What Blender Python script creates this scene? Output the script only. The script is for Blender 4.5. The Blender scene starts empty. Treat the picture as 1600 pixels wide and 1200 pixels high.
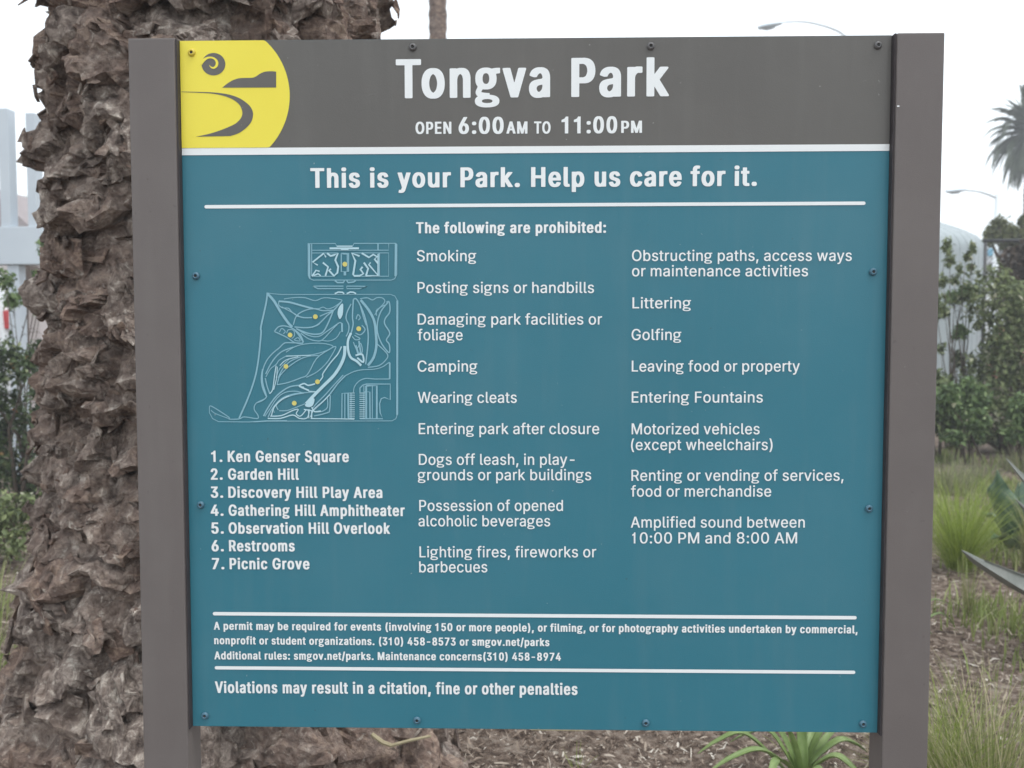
import bpy, bmesh, math, random
import numpy as np
from mathutils import Vector, Matrix, Euler, noise as mnoise
from mathutils.geometry import tessellate_polygon

R = math.radians
C = bpy.context.scene.collection
scene = bpy.context.scene
random.seed(7)
rng = np.random.default_rng(11)

# ------------------------------------------------------------------ camera
GZ = 0.85                                  # height of the lower panel edge above the ground
CAM = Vector((0.6030, -1.5931, 0.6917 + GZ))
ROT = Euler((1.51745, 0.00049, 0.02376), 'XYZ')
FPX = 1450.0                               # focal length in pixels of the 1600 px wide photograph
cd = bpy.data.cameras.new('camera')
cam = bpy.data.objects.new('camera', cd)
C.objects.link(cam)
cam.location = CAM
cam.rotation_euler = ROT
cd.sensor_width = 36.0
cd.lens = FPX / 1600.0 * 36.0
cd.clip_start = 0.05
cd.clip_end = 2000
cd.dof.use_dof = True
cd.dof.focus_distance = 1.62
cd.dof.aperture_fstop = 6.5
scene.camera = cam

# ------------------------------------------------------------------ world, sun, exposure
SUN_EL, SUN_AZ = 70.0, 125.0               # degrees; azimuth clockwise from +Y
w = bpy.data.worlds.new('World')
scene.world = w
w.use_nodes = True
nt = w.node_tree
nt.nodes.clear()
wo = nt.nodes.new('ShaderNodeOutputWorld')
bg = nt.nodes.new('ShaderNodeBackground')
sky = nt.nodes.new('ShaderNodeTexSky')
sky.sky_type = 'NISHITA'
sky.sun_disc = False
sky.sun_elevation = R(SUN_EL)
sky.sun_rotation = R(SUN_AZ)
sky.dust_density = 1.0
sky.air_density = 1.0
hs = nt.nodes.new('ShaderNodeHueSaturation')
hs.inputs['Saturation'].default_value = 0.22
nt.links.new(sky.outputs[0], hs.inputs['Color'])
cloud = nt.nodes.new('ShaderNodeMix')            # thin even cloud over the sky
cloud.data_type = 'RGBA'
cloud.inputs[0].default_value = 0.7
cloud.inputs[7].default_value = (4.0, 4.35, 4.6, 1)
nt.links.new(hs.outputs[0], cloud.inputs[6])
nt.links.new(cloud.outputs[2], bg.inputs['Color'])
bg.inputs['Strength'].default_value = 0.15
nt.links.new(bg.outputs[0], wo.inputs['Surface'])
sd = bpy.data.lights.new('sun', 'SUN')
sun = bpy.data.objects.new('sun', sd)
C.objects.link(sun)
sd.energy = 0.7
sd.angle = R(25)
sd.color = (1.0, 0.985, 0.96)
a = R(SUN_AZ)
to_sun = Vector((math.sin(a) * math.cos(R(SUN_EL)), math.cos(a) * math.cos(R(SUN_EL)), math.sin(R(SUN_EL))))
sun.rotation_euler = to_sun.to_track_quat('Z', 'Y').to_euler()
sun.location = (0, 0, 30)
scene.view_settings.view_transform = 'Standard'
scene.view_settings.look = 'None'
scene.view_settings.gamma = 1.0
scene.view_settings.use_curve_mapping = False
scene.view_settings.exposure = 1.28
scene.render.engine = 'CYCLES'
scene.cycles.max_bounces = 5
scene.cycles.use_denoising = True

# ------------------------------------------------------------------ helpers
CM = ROT.to_matrix()


def ray(px, py):
    return (CM @ Vector(((px - 800) / FPX, (600 - py) / FPX, -1.0)))


def at(px, py, Y):
    """point seen at photo pixel (px,py) on the plane y = Y"""
    d = ray(px, py)
    return CAM + d * ((Y - CAM.y) / d.y)


def gnd(px, py):
    d = ray(px, py)
    return CAM + d * ((0 - CAM.z) / d.z)


def tag(o, label=None, cat=None, group=None, kind=None):
    if label: o['label'] = label
    if cat: o['category'] = cat
    if group: o['group'] = group
    if kind: o['kind'] = kind
    return o


def empty(name, loc, label, cat, group=None, rz=0.0):
    o = bpy.data.objects.new(name, None)
    o.empty_display_size = 0.1
    C.objects.link(o)
    o.location = loc
    o.rotation_euler = (0, 0, rz)
    return tag(o, label, cat, group)


def link(name, me, mat=None, parent=None, smooth=False):
    o = bpy.data.objects.new(name, me)
    C.objects.link(o)
    if mat is not None and not me.materials:
        me.materials.append(mat)
    if smooth:
        me.polygons.foreach_set('use_smooth', [True] * len(me.polygons))
    if parent is not None:
        o.parent = parent
        q = parent
        off = Vector((0, 0, 0))
        # geometry is written in world coordinates: cancel the translation of the chain
        m = Matrix.Identity(4)
        while q is not None:
            m = Matrix.LocRotScale(q.location, q.rotation_euler, q.scale) @ m
            q = q.parent
        o.matrix_local = m.inverted()
    return o


def pydata(name, verts, faces, mat=None, parent=None, smooth=False):
    me = bpy.data.meshes.new(name)
    me.from_pydata([tuple(v) for v in verts], [], [tuple(f) for f in faces])
    me.update()
    return link(name, me, mat, parent, smooth)


def npmesh(name, V, F, mat=None, parent=None, smooth=False):
    """V (n,3) float, F (m,k) int, all faces with k corners"""
    me = bpy.data.meshes.new(name)
    V = np.asarray(V, np.float32)
    F = np.asarray(F, np.int32)
    k = F.shape[1]
    me.vertices.add(len(V))
    me.vertices.foreach_set('co', V.ravel())
    me.loops.add(F.size)
    me.loops.foreach_set('vertex_index', F.ravel())
    me.polygons.add(len(F))
    me.polygons.foreach_set('loop_start', np.arange(len(F), dtype=np.int32) * k)
    me.polygons.foreach_set('loop_total', np.full(len(F), k, np.int32))
    me.update(calc_edges=True)
    me.validate()
    return link(name, me, mat, parent, smooth)


class MB:
    def __init__(self):
        self.bm = bmesh.new()

    def box(self, lo, hi, bev=0.0, rot=None, pivot=None):
        r = bmesh.ops.create_cube(self.bm, size=1.0)
        vs = r['verts']
        lo, hi = Vector(lo), Vector(hi)
        c, s = (lo + hi) / 2, hi - lo
        for v in vs:
            v.co = Vector((v.co.x * s.x, v.co.y * s.y, v.co.z * s.z)) + c
        if bev > 0:
            es = list({e for v in vs for e in v.link_edges})
            rr = bmesh.ops.bevel(self.bm, geom=es, offset=bev, segments=2, affect='EDGES', profile=0.6)
            vs = list({v for v in rr['verts']} | {v for v in vs if v.is_valid})
        if rot is not None:
            bmesh.ops.rotate(self.bm, verts=vs, cent=pivot or c, matrix=rot)
        return self

    def tube(self, pts, rads, n=10, cap=True):
        pts = [Vector(p) for p in pts]
        if not hasattr(rads, '__len__'):
            rads = [rads] * len(pts)
        rings = []
        up = Vector((0.13, 0.21, 1)).normalized()
        for i, p in enumerate(pts):
            t = (pts[min(i + 1, len(pts) - 1)] - pts[max(i - 1, 0)]).normalized()
            s = t.cross(up)
            if s.length < 0.05:
                s = t.cross(Vector((1, 0, 0)))
            s.normalize()
            b = t.cross(s).normalized()
            rings.append([self.bm.verts.new(p + (s * math.cos(2 * math.pi * k / n) + b * math.sin(2 * math.pi * k / n)) * rads[i]) for k in range(n)])
        for i in range(len(rings) - 1):
            for k in range(n):
                self.bm.faces.new((rings[i][k], rings[i][(k + 1) % n], rings[i + 1][(k + 1) % n], rings[i + 1][k]))
        if cap:
            self.bm.faces.new(rings[0][::-1])
            self.bm.faces.new(rings[-1])
        return self

    def prism(self, poly, y0, y1):
        """poly = [(x,z)...] extruded along y"""
        a_ = [self.bm.verts.new((x, y0, z)) for x, z in poly]
        b_ = [self.bm.verts.new((x, y1, z)) for x, z in poly]
        n = len(poly)
        self.bm.faces.new(a_)
        self.bm.faces.new(b_[::-1])
        for i in range(n):
            self.bm.faces.new((a_[i], b_[i], b_[(i + 1) % n], a_[(i + 1) % n]))
        return self

    def build(self, name, mat=None, parent=None, smooth=False):
        bmesh.ops.recalc_face_normals(self.bm, faces=self.bm.faces)
        me = bpy.data.meshes.new(name)
        self.bm.to_mesh(me)
        self.bm.free()
        return link(name, me, mat, parent, smooth)


def material(name, cols, scale=8.0, rough=0.6, bump=0.0, bscale=None, spec=0.5, detail=6.0, dist=0.0,
             pos=None, metal=0.0, stretch=None, trans=0.0, bdist=0.01, wear=0.0):
    """noise-mixed colours on object coordinates"""
    m = bpy.data.materials.new(name)
    m.use_nodes = True
    t = m.node_tree
    b = t.nodes['Principled BSDF']
    b.inputs['Roughness'].default_value = rough
    b.inputs['Specular IOR Level'].default_value = spec
    b.inputs['Metallic'].default_value = metal
    tc = t.nodes.new('ShaderNodeTexCoord')
    src = tc.outputs['Object']
    if stretch:
        mp = t.nodes.new('ShaderNodeMapping')
        mp.inputs['Scale'].default_value = stretch
        t.links.new(src, mp.inputs['Vector'])
        src = mp.outputs[0]
    n = t.nodes.new('ShaderNodeTexNoise')
    n.inputs['Scale'].default_value = scale
    n.inputs['Detail'].default_value = detail
    n.inputs['Roughness'].default_value = 0.6
    n.inputs['Distortion'].default_value = dist
    t.links.new(src, n.inputs['Vector'])
    cr = t.nodes.new('ShaderNodeValToRGB')
    el = cr.color_ramp.elements
    if pos is None:
        pos = [0.3 + 0.4 * i / max(1, len(cols) - 1) for i in range(len(cols))]
    while len(el) < len(cols):
        el.new(0.5)
    for e, p, c in zip(el, pos, cols):
        e.position = p
        e.color = (*c, 1)
    t.links.new(n.outputs['Fac'], cr.inputs['Fac'])
    t.links.new(cr.outputs['Color'], b.inputs['Base Color'])
    if wear > 0:
        # weathering: faint rain streaks, dust film and small pale specks
        def nz(sc, st, lo, hi, amt):
            mp2 = t.nodes.new('ShaderNodeMapping'); mp2.inputs['Scale'].default_value = st
            t.links.new(tc.outputs['Object'], mp2.inputs['Vector'])
            n3 = t.nodes.new('ShaderNodeTexNoise'); n3.inputs['Scale'].default_value = sc; n3.inputs['Detail'].default_value = 5
            t.links.new(mp2.outputs[0], n3.inputs['Vector'])
            mr = t.nodes.new('ShaderNodeMapRange')
            mr.inputs['From Min'].default_value = lo; mr.inputs['From Max'].default_value = hi; mr.inputs['To Max'].default_value = amt * wear
            t.links.new(n3.outputs['Fac'], mr.inputs['Value'])
            return mr.outputs[0]
        col = cr.outputs['Color']
        for fac, tint in ((nz(26, (1, 1, 0.10), 0.52, 0.80, 0.045), (0.42, 0.41, 0.38, 1)), (nz(5, (1, 1, 1), 0.45, 0.75, 0.03), (0.45, 0.45, 0.42, 1)), (nz(130, (1, 1, 1), 0.72, 0.76, 0.35), (0.6, 0.6, 0.56, 1)), (nz(90, (1, 1, 1), 0.71, 0.75, 0.30), (0.05, 0.045, 0.04, 1))):
            mxc = t.nodes.new('ShaderNodeMix'); mxc.data_type = 'RGBA'
            t.links.new(fac, mxc.inputs[0]); t.links.new(col, mxc.inputs[6]); mxc.inputs[7].default_value = tint
            col = mxc.outputs[2]
        t.links.new(col, b.inputs['Base Color'])
        rg = t.nodes.new('ShaderNodeMapRange'); rg.inputs['To Min'].default_value = rough - 0.07; rg.inputs['To Max'].default_value = rough + 0.12
        t.links.new(n.outputs['Fac'], rg.inputs['Value']); t.links.new(rg.outputs[0], b.inputs['Roughness'])
    if bump > 0:
        n2 = t.nodes.new('ShaderNodeTexNoise')
        n2.inputs['Scale'].default_value = bscale or scale * 6
        n2.inputs['Detail'].default_value = 6
        t.links.new(src, n2.inputs['Vector'])
        bp = t.nodes.new('ShaderNodeBump')
        bp.inputs['Strength'].default_value = bump
        bp.inputs['Distance'].default_value = bdist
        t.links.new(n2.outputs['Fac'], bp.inputs['Height'])
        t.links.new(bp.outputs[0], b.inputs['Normal'])
    if trans > 0:
        tr = t.nodes.new('ShaderNodeBsdfTranslucent')
        t.links.new(cr.outputs['Color'], tr.inputs['Color'])
        mx = t.nodes.new('ShaderNodeMixShader')
        mx.inputs[0].default_value = trans
        t.links.new(b.outputs[0], mx.inputs[1])
        t.links.new(tr.outputs[0], mx.inputs[2])
        t.links.new(mx.outputs[0], t.nodes['Material Output'].inputs['Surface'])
    return m


def catmull(pts, n=6, closed=False):
    P = [np.array(p, float) for p in pts]
    out = []
    N = len(P)
    for i in range(N if closed else N - 1):
        if closed:
            a0, a1, a2, a3 = P[(i - 1) % N], P[i], P[(i + 1) % N], P[(i + 2) % N]
        else:
            a0, a1, a2, a3 = P[max(i - 1, 0)], P[i], P[i + 1], P[min(i + 2, N - 1)]
        for k in range(n):
            t = k / n
            out.append(0.5 * ((2 * a1) + (-a0 + a2) * t + (2 * a0 - 5 * a1 + 4 * a2 - a3) * t * t + (-a0 + 3 * a1 - 3 * a2 + a3) * t ** 3))
    if not closed:
        out.append(P[-1])
    return out


# vectorised value noise for the bark
_H = np.random.default_rng(5).random((64, 64, 64)) * 2 - 1


def vnoise(P):
    I = np.floor(P).astype(int)
    f = P - I
    f = f * f * (3 - 2 * f)
    I &= 63
    J = (I + 1) & 63
    x0, y0, z0 = I.T
    x1, y1, z1 = J.T
    fx, fy, fz = f.T
    c = lambda a, b: a + (b - a) * fx
    return ((c(_H[x0, y0, z0], _H[x1, y0, z0]) * (1 - fy) + c(_H[x0, y1, z0], _H[x1, y1, z0]) * fy) * (1 - fz)
            + (c(_H[x0, y0, z1], _H[x1, y0, z1]) * (1 - fy) + c(_H[x0, y1, z1], _H[x1, y1, z1]) * fy) * fz)


def fbm(P, o=4, ridged=False):
    s, a_, t = 0, 1.0, 0
    for k in range(o):
        v = vnoise(P * (2.03 ** k) + 7.7 * k)
        if ridged:
            v = 1 - 2 * np.abs(v)
        s = s + v * a_
        t += a_
        a_ *= 0.55
    return s / t


# ------------------------------------------------------------------ materials
M = {}
M['blue'] = material('sign_blue', [(0.028, 0.162, 0.218), (0.032, 0.171, 0.229), (0.036, 0.178, 0.237)], scale=2.2, detail=9, rough=0.42, bump=0.05, bscale=500, spec=0.4, wear=1.0)
M['header'] = material('sign_header_grey', [(0.106, 0.100, 0.092), (0.116, 0.109, 0.100), (0.126, 0.119, 0.109)], scale=2.2, detail=9, rough=0.42, bump=0.05, bscale=500, spec=0.4, wear=1.0)
M['yellow'] = material('sign_yellow', [(0.83, 0.70, 0.062), (0.86, 0.74, 0.078)], scale=5.0, rough=0.45, spec=0.4)
M['white'] = material('sign_white', [(0.80, 0.82, 0.82), (0.84, 0.86, 0.86)], scale=5.0, rough=0.5, spec=0.3)
M['maplight'] = material('map_pale_blue', [(0.40, 0.62, 0.70), (0.48, 0.68, 0.75)], scale=9.0, rough=0.5, spec=0.3)
M['mapmid'] = material('map_mid_blue', [(0.22, 0.43, 0.52), (0.26, 0.47, 0.56)], scale=9.0, rough=0.5, spec=0.3)
M['post'] = material('post_brown_paint', [(0.132, 0.114, 0.108), (0.148, 0.128, 0.121)], scale=6.0, rough=0.48, bump=0.10, bscale=700, spec=0.4, wear=0.9)
M['mapdot'] = material('map_dot_yellow', [(0.60, 0.54, 0.14), (0.66, 0.60, 0.18)], scale=20, rough=0.5)
M['screwdark'] = material('screw_dark', [(0.085, 0.08, 0.08), (0.12, 0.115, 0.115)], scale=60, rough=0.4)
M['screwblue'] = material('screw_blue', [(0.05, 0.13, 0.18), (0.075, 0.17, 0.235)], scale=60, rough=0.35)
M['screwyellow'] = material('screw_yellow', [(0.55, 0.42, 0.05), (0.66, 0.52, 0.06)], scale=60, rough=0.4)
M['socket'] = material('screw_socket', [(0.02, 0.02, 0.02), (0.03, 0.03, 0.03)], scale=60, rough=0.6)


# ------------------------------------------------------------------ the ground
ground_me = bpy.data.meshes.new('ground')


def ground_h(x, y):
    d = math.hypot(x - CAM.x, y - CAM.y)
    k = min(1.0, 6.0 / max(d, 1))
    return 0.035 * k * mnoise.noise(Vector((x * 1.1, y * 1.1, 0.3))) + 0.02 * k * mnoise.noise(Vector((x * 3.1, y * 3.1, 4.3)))


def build_ground():
    xs = sorted(set([-140, -70, -35, -20] + [round(-12 + 0.25 * i, 3) for i in range(97)] + [20, 35, 70, 140]))
    ys = sorted(set([-40, -25, -12] + [round(-6 + 0.25 * i, 3) for i in range(97)] + [24, 35, 70, 140]))
    V = [(x, y, ground_h(x, y) - 0.02) for y in ys for x in xs]
    nx = len(xs)
    F = [(j * nx + i, j * nx + i + 1, (j + 1) * nx + i + 1, (j + 1) * nx + i) for j in range(len(ys) - 1) for i in range(nx - 1)]
    m = material('mulch_soil', [(0.05, 0.035, 0.028), (0.13, 0.095, 0.075), (0.23, 0.18, 0.145), (0.30, 0.26, 0.22)], scale=22, rough=0.95, bump=0.9, bscale=90, spec=0.1,
                 pos=[0.33, 0.47, 0.58, 0.7], detail=10, bdist=0.02)
    o = pydata('ground', V, F, m, smooth=True)
    tag(o, kind='structure')


build_ground()


def scatter_chips():
    """shredded wood mulch, denser near the sign"""
    pts = []
    for _ in range(95000):
        d = 2.0 + 10.5 * random.random() ** 2.1
        an = R(random.uniform(-34, 36))
        pts.append((CAM.x + d * math.sin(an), CAM.y + d * math.cos(an), d))
    P = np.array(pts)
    n = len(P)
    z = np.array([ground_h(x, y) for x, y, _ in pts]) - 0.014 + rng.random(n) * 0.03
    L = (0.010 + 0.046 * rng.random(n) ** 2.6) * (1 + 0.03 * P[:, 2])
    W_ = (0.0022 + 0.008 * rng.random(n) ** 2.4) * (1 + 0.03 * P[:, 2])
    th = rng.random(n) * math.pi * 2
    el = rng.normal(0, 0.35, n)
    D = np.stack([np.cos(th) * np.cos(el), np.sin(th) * np.cos(el), np.sin(el)], 1)
    S = np.stack([-np.sin(th), np.cos(th), rng.normal(0, 0.5, n)], 1)
    S /= np.linalg.norm(S, axis=1)[:, None]
    U = np.cross(D, S)
    c = np.stack([P[:, 0], P[:, 1], z], 1)
    bend = rng.normal(0, 0.15, n)[:, None] * L[:, None] * U
    a0 = c - D * L[:, None] / 2
    a1 = c + D * L[:, None] / 2
    w0 = S * (W_ * (0.3 + 0.5 * rng.random(n)))[:, None] / 2
    w1 = S * W_[:, None] / 2
    w2 = S * (W_ * (0.2 + 0.6 * rng.random(n)))[:, None] / 2
    up = U * 0.003
    V = np.stack([a0 - w0, a0 + w0, c + bend + w1 + up, c + bend - w1, a1 + w2, a1 - w2], 1).reshape(-1, 3)
    b = np.arange(n)[:, None] * 6
    F = np.concatenate([b + [0, 1, 2, 3], b + [3, 2, 4, 5]], 1).reshape(-1, 4)
    m = bpy.data.materials.new('wood_chips')
    m.use_nodes = True
    t = m.node_tree
    bs = t.nodes['Principled BSDF']
    bs.inputs['Roughness'].default_value = 0.9
    bs.inputs['Specular IOR Level'].default_value = 0.15
    g = t.nodes.new('ShaderNodeNewGeometry')
    cr = t.nodes.new('ShaderNodeValToRGB')
    cols = [(0.0, (0.09, 0.066, 0.052)), (0.3, (0.20, 0.15, 0.118)), (0.6, (0.29, 0.228, 0.18)), (0.88, (0.39, 0.33, 0.27)), (1.0, (0.60, 0.55, 0.48))]
    el_ = cr.color_ramp.elements
    while len(el_) < len(cols): el_.new(0.5)
    for e, (p, c_) in zip(el_, cols):
        e.position = p
        e.color = (*c_, 1)
    t.links.new(g.outputs['Random Per Island'], cr.inputs['Fac'])
    t.links.new(cr.outputs[0], bs.inputs['Base Color'])
    o = npmesh('wood_mulch', V, F, m)
    tag(o, 'brown shredded wood mulch covering the planting bed', 'mulch', kind='stuff')


scatter_chips()

# ------------------------------------------------------------------ the park sign
PW, PH = 1.2, 1.1906
corn = [(280, 63), (1393, 55.5), (1371.5, 1145.5), (302, 1134)]
dst = [(0, PH), (PW, PH), (PW, 0), (0, 0)]
A_, b_ = [], []
for (x, y), (u, v) in zip(corn, dst):
    A_ += [[x, y, 1, 0, 0, 0, -u * x, -u * y], [0, 0, 0, x, y, 1, -v * x, -v * y]]
    b_ += [u, v]
HM = np.append(np.linalg.solve(np.array(A_, float), np.array(b_, float)), 1).reshape(3, 3)


def S(x, y):
    """photo pixel on the sign face -> (across, up) metres on the panel"""
    q = HM @ np.array([x, y, 1.0])
    return np.array([q[0] / q[2], q[1] / q[2]])


def px(x, y):
    """size of one photo pixel there, in metres"""
    return float(np.linalg.norm(S(x, y + 1) - S(x, y)))


sign = empty('park_sign', (PW / 2, 0.02, 0), 'large teal and grey park rules sign between two brown posts', 'sign')
mb = MB(); mb.box((-0.0820, -0.016, -0.3), (-0.0030, 0.047, GZ + PH + 0.0002), bev=0.0025)
mb.build('post', M['post'], sign)
mb = MB(); mb.box((PW + 0.0030, -0.016, -0.3), (PW + 0.0808, 0.047, GZ + PH - 0.0012), bev=0.0025)
mb.build('post', M['post'], sign)
M['edgeshade'] = material('edge_shade_strip', [(0.035, 0.028, 0.03), (0.05, 0.04, 0.042)], scale=30, rough=0.7)  # shade of the gaps beside the panel, put in as dark strips
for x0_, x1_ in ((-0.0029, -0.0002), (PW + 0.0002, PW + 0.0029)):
    mb = MB(); mb.box((x0_, -0.0125, GZ), (x1_, 0.010, GZ + PH - 0.001)); mb.build('edge_shade_strip', M['edgeshade'], sign)
for z in (GZ + 0.02, GZ + PH / 2, GZ + PH - 0.06):
    mb = MB(); mb.box((-0.0030, 0.012, z), (PW + 0.0030, 0.034, z + 0.04), bev=0.002)
    mb.build('rear_rail', M['post'], sign)
mb = MB(); mb.box((0, 0, GZ), (PW, 0.006, GZ + PH), bev=0.0008)
panel = mb.build('panel', M['blue'], sign)


def flat(name, polys, mat, parent, depth, lift=0.0):
    """polys: list of contour groups [(outer, hole, ...)] in panel metres; flat vinyl on the panel"""
    V, F = [], []
    for k, grp in enumerate(polys):
        loops = [[Vector((p[0], p[1], 0)) for p in lp] for lp in grp]
        base = len(V)
        for lp in loops:
            V += [(p.x, -depth - lift * k, p.y + GZ) for p in lp]
        for tri in tessellate_polygon(loops):
            F.append(tuple(base + i for i in tri))
    o = pydata(name, V, F, mat, parent)
    bm = bmesh.new(); bm.from_mesh(o.data)
    for f in bm.faces:
        if f.normal.y > 0: f.normal_flip()
    bm.to_mesh(o.data); bm.free()
    return o


def quad_px(x0, y0, x1, y1, t0, t1):
    return [[S(x0, y0), S(x1, y1), S(x1, y1 + t1), S(x0, y0 + t0)]]


p = at(1403.5, 166, -0.0164)
mb = MB(); mb.box((p.x - 0.002, -0.0168, p.z - 0.0012), (p.x + 0.002, -0.0158, p.z + 0.0012), bev=0.0004)
mb.build('paint_chip', M['white'], sign)
# header band and white stripe
zl = S(280, 231)[1]; zr = S(1391, 226)[1]
flat('header_band', [[[(0.0006, PH - 0.0006), (PW - 0.0006, PH - 0.0006), (PW - 0.0006, zr), (0.0006, zl)]]], M['header'], panel, 0.0008)
zl2 = S(281, 242)[1]; zr2 = S(1391, 236.5)[1]
flat('white_stripe', [[[(0.0006, zl), (PW - 0.0006, zr), (PW - 0.0006, zr2), (0.0006, zl2)]]], M['white'], panel, 0.0008)


def bar(x0, y0, x1, y1, t):
    s = px((x0 + x1) / 2, (y0 + y1) / 2) * t / 2
    a0, a1 = S(x0, y0), S(x1, y1)
    pts = []
    for c, sg in ((a0, -1), (a1, 1)):
        for k in range(9):
            an = math.pi / 2 + math.pi * k / 8 if sg < 0 else -math.pi / 2 + math.pi * k / 8
            pts.append((c[0] + s * math.cos(an), c[1] + s * math.sin(an)))
    return [pts]


for bx in ((322, 322.5, 1349, 318.3, 5.4), (336, 958, 1336, 965.5, 5.4), (339, 1042.5, 1334, 1050.7, 5.2)):
    flat('rule_line', [bar(*bx)], M['white'], panel, 0.0009)

# emblem: yellow disc cut by the panel edge, dark marks on it
disc = []
cx, cy, rr = 335.5, 150, 117
for k in range(160):
    an = 2 * math.pi * k / 160
    p = S(cx + rr * math.cos(an), cy + rr * math.sin(an))
    disc.append(p)
disc = [(min(max(p[0], 0.0006), 9), min(p[1], PH - 0.0006)) for p in disc]
disc = [(x, max(y, zl + 0.0002 + (zr - zl) * x / PW)) for x, y in disc]
dd = []
for p in disc:
    if not dd or abs(p[0] - dd[-1][0]) + abs(p[1] - dd[-1][1]) > 1e-5: dd.append(p)
emblem = flat('emblem', [[dd]], M['yellow'], panel, 0.0013)


def z8(pts): return [S(270 + x / 6, 50 + y / 6) for x, y in pts]


sp = [(381 + 111 * math.cos(2 * math.pi * k / 48), 300 + 105 * math.sin(2 * math.pi * k / 48)) for k in range(48)]
hill = [(463, 520)] + [tuple(p) for p in catmull([(463, 520), (500, 490), (545, 460), (600, 437), (650, 430), (740, 428), (780, 415), (820, 388), (870, 370), (930, 367), (968, 371)], 4)][1:] + [(968, 519)]
outer = catmull([(80, 556), (300, 561), (420, 568), (520, 583), (600, 608), (660, 640), (720, 690), (748, 740), (752, 780), (735, 840), (690, 895), (620, 945), (540, 973)], 5)
inner = catmull([(215, 979), (330, 955), (430, 925), (520, 890), (590, 855), (635, 810), (652, 765), (645, 720), (620, 675), (570, 635), (510, 608), (440, 588), (330, 572), (80, 560)], 5)
shore = [tuple(p) for p in outer] + [tuple(p) for p in inner]
flat('sun_mark', [[z8(sp)]], M['header'], emblem, 0.0017)
flat('headland_mark', [[z8(hill)]], M['header'], emblem, 0.0017)
flat('shoreline_mark', [[z8(shore)]], M['header'], emblem, 0.0017)


def ribbon(pts, wid):
    """poly along pts with half widths wid"""
    L, Rr = [], []
    for i, p in enumerate(pts):
        a0 = np.array(pts[max(i - 1, 0)]); a1 = np.array(pts[min(i + 1, len(pts) - 1)])
        t = a1 - a0
        n = np.array([-t[1], t[0]]) / (np.linalg.norm(t) + 1e-9)
        L.append(np.array(p) + n * wid[i]); Rr.append(np.array(p) - n * wid[i])
    return L + Rr[::-1]


cur = catmull([(262, 300, 14), (285, 268, 14), (318, 245, 10), (355, 238, 8), (392, 250, 9), (414, 280, 12), (410, 314, 12), (385, 335, 9), (358, 328, 5), (342, 308, 1)], 5)
flat('spiral_mark', [[z8(ribbon([(p[0], p[1]) for p in cur], [p[2] for p in cur]))]], M['yellow'], emblem, 0.0021)

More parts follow.
